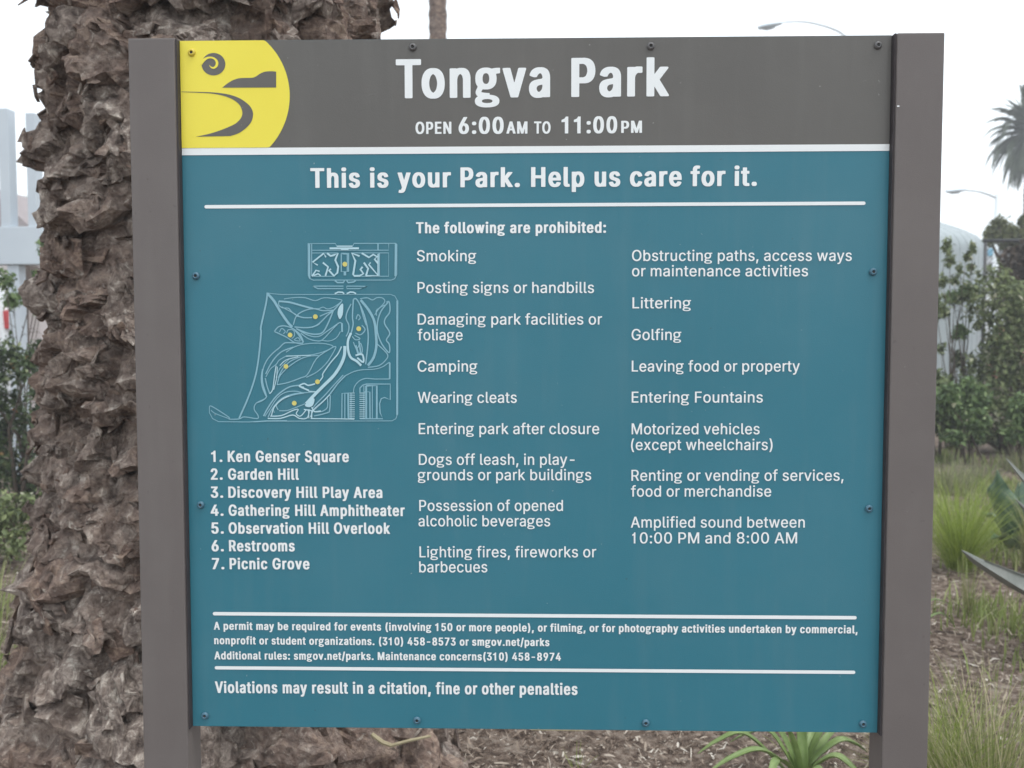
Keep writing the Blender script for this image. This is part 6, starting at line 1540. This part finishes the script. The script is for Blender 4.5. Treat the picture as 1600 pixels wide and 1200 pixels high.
M['fence'] = material('dark_fence_steel', [(0.03, 0.03, 0.032), (0.05, 0.05, 0.052)], scale=10, rough=0.5)
Yf = 15.4
fl, fr_ = at(1540, 376, Yf), at(1790, 366, Yf)
fe = empty('chain_link_fence', ((fl.x + fr_.x) / 2, Yf, 0), 'tall dark chain link fence with a top rail behind the right shrubs', 'fence')
zt = fl.z
mb = MB(); mb.tube([(fl.x - 0.03, Yf, zt), (fr_.x, Yf, zt + 0.02)], 0.030, n=10); mb.build('rail', M['fence'], fe, smooth=True)
for x_ in np.linspace(fl.x, fr_.x, 3):
    mb = MB(); mb.tube([(x_, Yf, -0.1), (x_, Yf, zt - 0.03)], 0.03, n=10); mb.build('post', M['fence'], fe, smooth=True)
V, F = [], []
wdt = fr_.x - fl.x
hh = zt - 0.08
for sg in (-1, 1):
    k = -hh
    while k < wdt:
        # diagonal wire clipped to the frame
        pts_ = []
        x0_, x1_ = max(0, k), min(wdt, k + hh)
        if x1_ > x0_:
            z0_, z1_ = (x0_ - k), (x1_ - k)
            if sg < 0: z0_, z1_ = hh - z0_, hh - z1_
            b = len(V); e = 0.0028
            yo = Yf + 0.002 * sg
            V += [(fl.x + x0_ - e, yo, 0.04 + z0_ + e), (fl.x + x0_ + e, yo + 0.003, 0.04 + z0_ - e), (fl.x + x1_ + e, yo + 0.003, 0.04 + z1_ - e), (fl.x + x1_ - e, yo, 0.04 + z1_ + e)]
            F.append((b, b + 1, b + 2, b + 3))
        k += 0.085
pydata('wire_mesh', V, F, M['fence'], fe)

# far street lamps
M['lampsteel'] = material('lamp_steel', [(0.62, 0.66, 0.68), (0.70, 0.74, 0.76)], scale=4, rough=0.45)  # steel and head kept pale: fading by distance and glare put into the colour
M['lamphead'] = material('lamp_head', [(0.58, 0.65, 0.70), (0.64, 0.71, 0.76)], scale=4, rough=0.4)
M['lamplens'] = material('lamp_lens', [(0.5, 0.55, 0.58), (0.56, 0.6, 0.63)], scale=4, rough=0.2)


def street_lamp(Y, arm_px, head_px, pole_px, label, seed, pr=0.09):
    """arm_px: polyline from pole to head in photo pixels at distance Y"""
    b = at(pole_px[0], pole_px[1], Y)
    root = empty('street_lamp', (b.x, Y, 0), label, 'street lamp', 'street lamps far away')
    mb = MB(); mb.tube([(b.x, Y, -0.1), (b.x, Y, 0.5), (b.x, Y, 0.52), (b.x, Y, b.z)], [pr * 1.5, pr * 1.4, pr, pr * 0.75], n=12); mb.build('pole', M['lampsteel'], root, smooth=True)
    pts = [at(x_, y_, Y) for x_, y_ in arm_px]
    pts = [Vector(q) for q in catmull([tuple(q) for q in pts], 6)]
    mb = MB(); mb.tube(pts, list(np.linspace(pr * 0.6, pr * 0.32, len(pts))), n=8); mb.build('arm', M['lampsteel'], root, smooth=True)
    a0, a1 = at(*head_px[0], Y), at(*head_px[1], Y)
    d_ = a1 - a0
    L_ = d_.length
    t = d_.normalized(); up = Vector((0, -1, 0)).cross(t) * (1 if Vector((0, -1, 0)).cross(t).z > 0 else -1)
    V, F = [], []
    m, n = 14, 16
    for i in range(m):
        f = i / (m - 1)
        w_ = 0.19 * L_ * (math.sin(math.pi * min(1, 0.06 + f * 0.94) ** 0.8) ** 0.55) + 0.02
        for k in range(n):
            an = 2 * math.pi * k / n
            hgt = 0.11 * L_ if math.sin(an) > 0 else 0.09 * L_
            hgt *= (math.sin(math.pi * min(1, 0.08 + f * 0.92) ** 0.8) ** 0.5)
            V.append(a0 + d_ * f + Vector((0, 1, 0)) * math.cos(an) * w_ + up * math.sin(an) * hgt)
    for i in range(m - 1):
        for k in range(n):
            F.append((i * n + k, i * n + (k + 1) % n, (i + 1) * n + (k + 1) % n, (i + 1) * n + k))
    F.append(tuple(range(n))); F.append(tuple(range((m - 1) * n, m * n)))
    hd = pydata('lamp_head', V, F, M['lamphead'], root, smooth=True)
    c = a0 + d_ * 0.42 - up * 0.09 * L_
    V = [c + t * math.cos(2 * math.pi * k / 20) * L_ * 0.26 + Vector((0, 1, 0)) * math.sin(2 * math.pi * k / 20) * L_ * 0.13 for k in range(20)]
    V += [q - up * 0.05 * L_ - (q - c) * 0.3 for q in V]
    F = [(k, (k + 1) % 20, 20 + (k + 1) % 20, 20 + k) for k in range(20)] + [tuple(range(20, 40))]
    pydata('lens', V, F, M['lamplens'], hd, smooth=True)
    return root


street_lamp(27, [(1326, 62), (1312, 50), (1290, 41), (1262, 34.5), (1240, 33.5), (1222, 35)], ((1185, 43.5), (1224, 36)), (1327, 58), 'street lamp head and thin curved arm above the top edge of the sign', 1, 0.07)
street_lamp(34, [(1557, 309), (1545, 304), (1528, 299), (1508, 297)], ((1479, 299.5), (1511, 296.5)), (1558, 303), 'street lamp with a straight arm and grey pole left of the palm crown', 2, 0.10)

# white building with a blue panel behind the fence
M['whitewall'] = material('white_wall', [(0.72, 0.74, 0.76), (0.8, 0.82, 0.83)], scale=1.0, rough=0.7)
M['bluepanel'] = material('blue_panel', [(0.12, 0.42, 0.62), (0.16, 0.48, 0.68)], scale=2.0, rough=0.4)
M['glass'] = material('window_glass', [(0.06, 0.07, 0.08), (0.10, 0.115, 0.125)], scale=1.0, rough=0.08, spec=0.8)
M['greywall'] = material('grey_wall', [(0.30, 0.29, 0.29), (0.37, 0.36, 0.36)], scale=2.0, rough=0.8)
Yb = 52
c0_ = at(1538, 368, Yb); c1_ = at(1592, 440, Yb)
wb = empty('white_building', ((c0_.x + c1_.x) / 2, Yb + 3, 0), 'white building with a blue panel seen between the grey shell and the dark fence', 'building')
mb = MB(); mb.box((c0_.x, Yb, -0.2), (c1_.x + 4, Yb + 7, c0_.z - 0.25)); mb.build('wall', M['whitewall'], wb)
mb = MB()
mb.prism([(c0_.x - 0.2, c0_.z - 0.25), (c0_.x + 0.6, c0_.z + 0.35), (c0_.x + 1.4, c0_.z + 0.35), (c0_.x + 2.4, c0_.z - 0.25)], Yb - 0.25, Yb + 7.2); mb.build('roof', M['whitewall'], wb)
q0, q1 = at(1543, 389, Yb), at(1556, 400, Yb)
mb = MB(); mb.box((q0.x, Yb - 0.18, q1.z), (q1.x, Yb, q0.z), bev=0.02); mb.build('blue_panel', M['bluepanel'], wb)
for wx0, wx1, wy0, wy1 in ((1560, 1583, 378, 402), (1560, 1583, 416, 432), (1543, 1556, 410, 430)):
    q0, q1 = at(wx0, wy0, Yb), at(wx1, wy1, Yb)
    mb = MB(); mb.box((q0.x, Yb - 0.12, q1.z), (q1.x, Yb, q0.z), bev=0.02); wn = mb.build('window', M['greywall'], wb)
    mb = MB(); mb.box((q0.x + 0.06, Yb - 0.15, q1.z + 0.06), (q1.x - 0.06, Yb - 0.12, q0.z - 0.06)); mb.build('pane', M['glass'], wn)

# ------------------------------------------------------------------ vehicles half hidden by the planting
M['tyre'] = material('tyre_rubber', [(0.02, 0.02, 0.02), (0.035, 0.035, 0.035)], scale=20, rough=0.85)
M['rim'] = material('wheel_rim', [(0.35, 0.36, 0.37), (0.45, 0.46, 0.47)], scale=20, rough=0.35)
M['redpaint'] = material('red_paint', [(0.42, 0.06, 0.045), (0.48, 0.08, 0.055)], scale=2, rough=0.3)
M['vanpaint'] = material('white_paint', [(0.74, 0.76, 0.78), (0.8, 0.82, 0.83)], scale=2, rough=0.32)
M['redlens'] = material('tail_light_red', [(0.5, 0.04, 0.05), (0.58, 0.06, 0.06)], scale=6, rough=0.2)
M['headlens'] = material('head_light_clear', [(0.6, 0.62, 0.63), (0.7, 0.72, 0.73)], scale=6, rough=0.15)
M['trim'] = material('black_trim', [(0.03, 0.03, 0.03), (0.05, 0.05, 0.05)], scale=9, rough=0.6)


def vehicle(name, x, y, rz, prof, width, wheels, wr, panes, paint, label, cat, tail, head):
    """side profile [(length, height)] extruded across the width"""
    root = empty(name, (x, y, 0), label, cat, None, rz)
    mw = Matrix.Translation((x, y, 0)) @ Matrix.Rotation(rz, 4, 'Z')

    def put(mb, nm, mat, par=root, smooth=False):
        for v in mb.bm.verts: v.co = mw @ v.co
        return mb.build(nm, mat, par, smooth)
    mb = MB(); mb.prism(prof, -width / 2, width / 2)
    bmesh.ops.bevel(mb.bm, geom=[e for e in mb.bm.edges], offset=0.05, segments=3, affect='EDGES', profile=0.5)
    body = put(mb, 'body', paint, smooth=True)
    for sg in (-1, 1):
        for pn in panes:
            mb = MB(); mb.prism(pn, sg * width / 2 - 0.012, sg * width / 2 + 0.012); put(mb, 'window', M['glass'])
        for (tx, tz, tw, th_) in (tail,):
            mb = MB(); mb.box((tx - 0.05, sg * (width / 2 - 0.17) - 0.09, tz), (tx + 0.05, sg * (width / 2 - 0.17) + 0.17 * sg * 0 + 0.09, tz + th_), bev=0.015); put(mb, 'tail_light', M['redlens'])
        hx, hz = head
        mb = MB(); mb.box((hx - 0.05, sg * (width / 2 - 0.3) - 0.15, hz), (hx + 0.05, sg * (width / 2 - 0.3) + 0.15, hz + 0.16), bev=0.02); put(mb, 'headlight', M['headlens'])
        for wx in wheels:
            wmb = MB()
            r = bmesh.ops.create_cone(wmb.bm, segments=28, cap_ends=True, radius1=wr, radius2=wr, depth=0.22, matrix=Matrix.Translation((wx, sg * (width / 2 - 0.08), wr)) @ Matrix.Rotation(math.pi / 2, 4, 'X'))
            bmesh.ops.bevel(wmb.bm, geom=[e for e in wmb.bm.edges if abs(e.verts[0].co.y - e.verts[1].co.y) < 0.01], offset=0.03, segments=2, affect='EDGES')
            wh = put(wmb, 'wheel', M['tyre'], smooth=True)
            rmb = MB()
            bmesh.ops.create_cone(rmb.bm, segments=24, cap_ends=True, radius1=wr * 0.62, radius2=wr * 0.5, depth=0.03, matrix=Matrix.Translation((wx, sg * (width / 2 + 0.04), wr)) @ Matrix.Rotation(-sg * math.pi / 2, 4, 'X') @ Matrix.Rotation(math.pi, 4, 'X'))
            put(rmb, 'rim', M['rim'], wh)
    mb = MB(); mb.box((prof[0][0] - 0.02, -width / 2 + 0.05, 0.35), (prof[0][0] + 0.12, width / 2 - 0.05, 0.55), bev=0.03); put(mb, 'bumper', M['trim'])
    return root


pr_ = at(1592, 530, 19.5)
vehicle('parked_car', pr_.x + 1.95, 19.5, 0, [(-2.2, 0.35), (-2.25, 0.95), (-2.1, 1.15), (-1.95, 1.72), (-1.7, 1.82), (0.3, 1.78), (1.0, 1.15), (2.05, 1.02), (2.25, 0.7), (2.2, 0.35)], 1.8, (-1.35, 1.4), 0.36,
        [[(-1.8, 1.2), (-1.7, 1.62), (-0.8, 1.66), (-0.8, 1.2)], [(-0.7, 1.2), (-0.7, 1.66), (0.22, 1.64), (0.75, 1.2)]], M['redpaint'], 'red car parked beyond the dark shrub at the right edge', 'car', (-2.2, 0.85, 0.1, 0.25), (2.15, 0.72))
pv = at(34, 560, 11.0)
vehicle('parked_van', pv.x - 2.55, 11.2, R(4), [(2.55, 0.4), (2.6, 1.1), (2.52, 2.25), (2.4, 2.36), (-1.5, 2.36), (-2.1, 1.55), (-2.85, 1.25), (-3.0, 0.8), (-2.95, 0.4)][::-1], 1.95, (-2.0, 1.7), 0.36,
        [[(-1.9, 1.45), (-1.45, 2.05), (-0.8, 2.05), (-0.8, 1.4)]], M['vanpaint'], 'white van partly hidden behind the bush at the left edge', 'van', (2.58, 1.62, 0.1, 0.24), (-2.93, 0.75))

# ------------------------------------------------------------------ left side: white steel frame, house, bush
M['whitesteel'] = material('white_steel', [(0.49, 0.54, 0.59), (0.55, 0.60, 0.64)], scale=1.2, rough=0.45, bump=0.03, bscale=60)
M['timber'] = material('brown_timber', [(0.10, 0.075, 0.062), (0.17, 0.13, 0.11)], scale=5, rough=0.8, stretch=(4, 4, 0.6))
M['pinkwall'] = material('pale_render', [(0.52, 0.46, 0.45), (0.6, 0.54, 0.53)], scale=2, rough=0.85)
Yl = 8.4
pg = at(30, 400, Yl)
fr2 = empty('white_steel_frame', (pg.x, Yl, 0), 'white steel frame with two upright fins on a deep beam left of the palm', 'structure')


def slab(name, x0p, x1p, y0p, y1p, Y, depth, mat, par, bev=0.008):
    q0, q1 = at(x0p, y0p, Y), at(x1p, y1p, Y)
    mb = MB(); mb.box((q0.x, Y, q1.z), (q1.x, Y + depth, q0.z), bev=bev)
    return mb.build(name, mat, par)


slab('beam', -330, 66, 355, 413, Yl, 0.22, M['whitesteel'], fr2)
for a0, a1, tp in ((-200, -176, 168), (-146, -122, 168), (-92, -68, 168), (-4, 17, 169), (39, 58, 176)):
    slab('fin', a0, a1, tp, 354.4, Yl + 0.02, 0.15, M['whitesteel'], fr2)
b_ = at(20, 600, Yl + 0.05)
for a0, a1 in ((-300, -280), (11, 29)):
    q0, q1 = at(a0, 413.8, Yl + 0.04), at(a1, 413.8, Yl + 0.04)
    mb = MB(); mb.box((q0.x, Yl + 0.04, -0.1), (q1.x, Yl + 0.18, q0.z), bev=0.006); mb.build('post', M['whitesteel'], fr2)
q0, q1 = at(30, 414, Yl + 1.2), at(47, 414, Yl + 1.2)
mb = MB(); mb.box((q0.x, Yl + 1.2, -0.1), (q1.x, Yl + 1.4, q0.z), bev=0.01)
tag(mb.build('timber_post', M['timber']), 'dark brown timber post standing behind the white steel frame', 'post')
q0, q1 = at(43, 449, Yl - 0.6), at(61, 449, Yl - 0.6)
mb = MB(); mb.box((q0.x, Yl - 0.6, -0.1), (q1.x, Yl - 0.42, q0.z), bev=0.012)
tag(mb.build('bollard_post', M['pinkwall']), 'short pinkish white post in front of the frame beside the palm', 'post')

Yh = 34
h0 = at(-60, 292, Yh)
ho = empty('house', (h0.x - 2, Yh + 3, 0), 'far house with a brown grey roof slope behind the white fins', 'house')
e1 = at(54, 356, Yh)
M['roof'] = material('brown_roof', [(0.26, 0.22, 0.22), (0.34, 0.29, 0.29)], scale=3, rough=0.85, stretch=(1, 1, 6))
mb = MB(); mb.box((h0.x - 5.5, Yh + 0.3, -0.2), (e1.x - 0.5, Yh + 7, e1.z - 0.05)); mb.build('wall', M['pinkwall'], ho)
zr_ = at(-10, 288, Yh).z
mb = MB(); mb.prism([(h0.x - 6.2, e1.z - 0.1), (h0.x - 2.8, zr_), (e1.x - 1.9, zr_ - 0.05), (e1.x, e1.z - 0.1)], Yh, Yh + 7.4); mb.build('roof', M['roof'], ho)
for k in range(3):
    x_ = e1.x - 1.8 - 2.2 * k
    mb = MB(); mb.box((x_ - 0.6, Yh + 0.22, 1.6), (x_ + 0.6, Yh + 0.3, 3.0), bev=0.02); wn = mb.build('window', M['whitewall'], ho)
    mb = MB(); mb.box((x_ - 0.52, Yh + 0.19, 1.68), (x_ + 0.52, Yh + 0.22, 2.92)); mb.build('pane', M['glass'], wn)
tree([(32, 322, 14, 16), (22, 330, 16, 16), (44, 340, 12, 12), (5, 335, 20, 18)], 44, 28, 1800, 0.22, M['leaf_dark'], 'dark tree top showing between the two white fins behind the house', 33)

shrub('shrub', [(12, 560, 26, 40), (45, 575, 26, 36), (68, 610, 18, 40), (20, 640, 24, 40), (58, 680, 22, 50), (30, 735, 30, 40), (70, 760, 14, 50), (-30, 600, 40, 70), (-20, 720, 40, 60), (62, 545, 14, 20), (78, 700, 12, 60)], 6.6, (40, 830), 5200, 0.055, M['leaf_mixed'],
      'dark green leafy bush left of the huge palm trunk', 'bush', 26, stem=0.02, shell=0.3)
shrub('shrub', [(70, 385, 9, 22), (62, 432, 14, 14), (75, 410, 9, 14), (8, 440, 14, 22), (20, 470, 18, 18), (66, 470, 12, 20)], 7.4, (50, 830), 800, 0.06, M['leaf_bright'],
      'thin twigs with fresh green leaves beside the white beam and the palm', 'bush', 27, stem=0.010, shell=0.1)
shrub('shrub', [(8, 800, 22, 40), (-20, 830, 40, 50), (24, 850, 14, 30), (50, 800, 20, 40)], 4.6, (5, 930), 1500, 0.05, M['leaf_dark'],
      'low dark shrub at the left foot of the huge palm', 'bush', 30, stem=0.012, shell=0.3)

# ------------------------------------------------------------------ the far edge of the park
def far_trees():
    rr = np.random.default_rng(91)
    cl = []
    for k in range(70):
        x = -115 + 230 * (k + rr.random()) / 70
        h = rr.uniform(1.2, 2.6)
        cl.append((x, 96 + rr.uniform(-6, 6), h, rr.uniform(2.2, 4), 2.5, h))
    o = foliage('distant_trees', cl, 16000, 0.8, M['leaf_dark'], None, rr, 0.6, 0.3)
    tag(o, 'far low belt of trees closing the view across the park', 'trees', kind='stuff')


far_trees()

# ------------------------------------------------------------------ added haze volume standing in for lens glare
hz = bpy.data.materials.new('haze_air')
hz.use_nodes = True
t = hz.node_tree
t.nodes.clear()
ho_ = t.nodes.new('ShaderNodeOutputMaterial')
pv_ = t.nodes.new('ShaderNodeVolumePrincipled')
pv_.inputs['Color'].default_value = (0.93, 0.95, 0.97, 1)
pv_.inputs['Density'].default_value = 0.0042
t.links.new(pv_.outputs[0], ho_.inputs['Volume'])
mb = MB(); mb.box((-145, -45, -1.2), (145, 145, 19))
hb = mb.build('haze', hz)
tag(hb, 'added thin pale haze over the park standing in for lens glare', 'haze', kind='stuff')
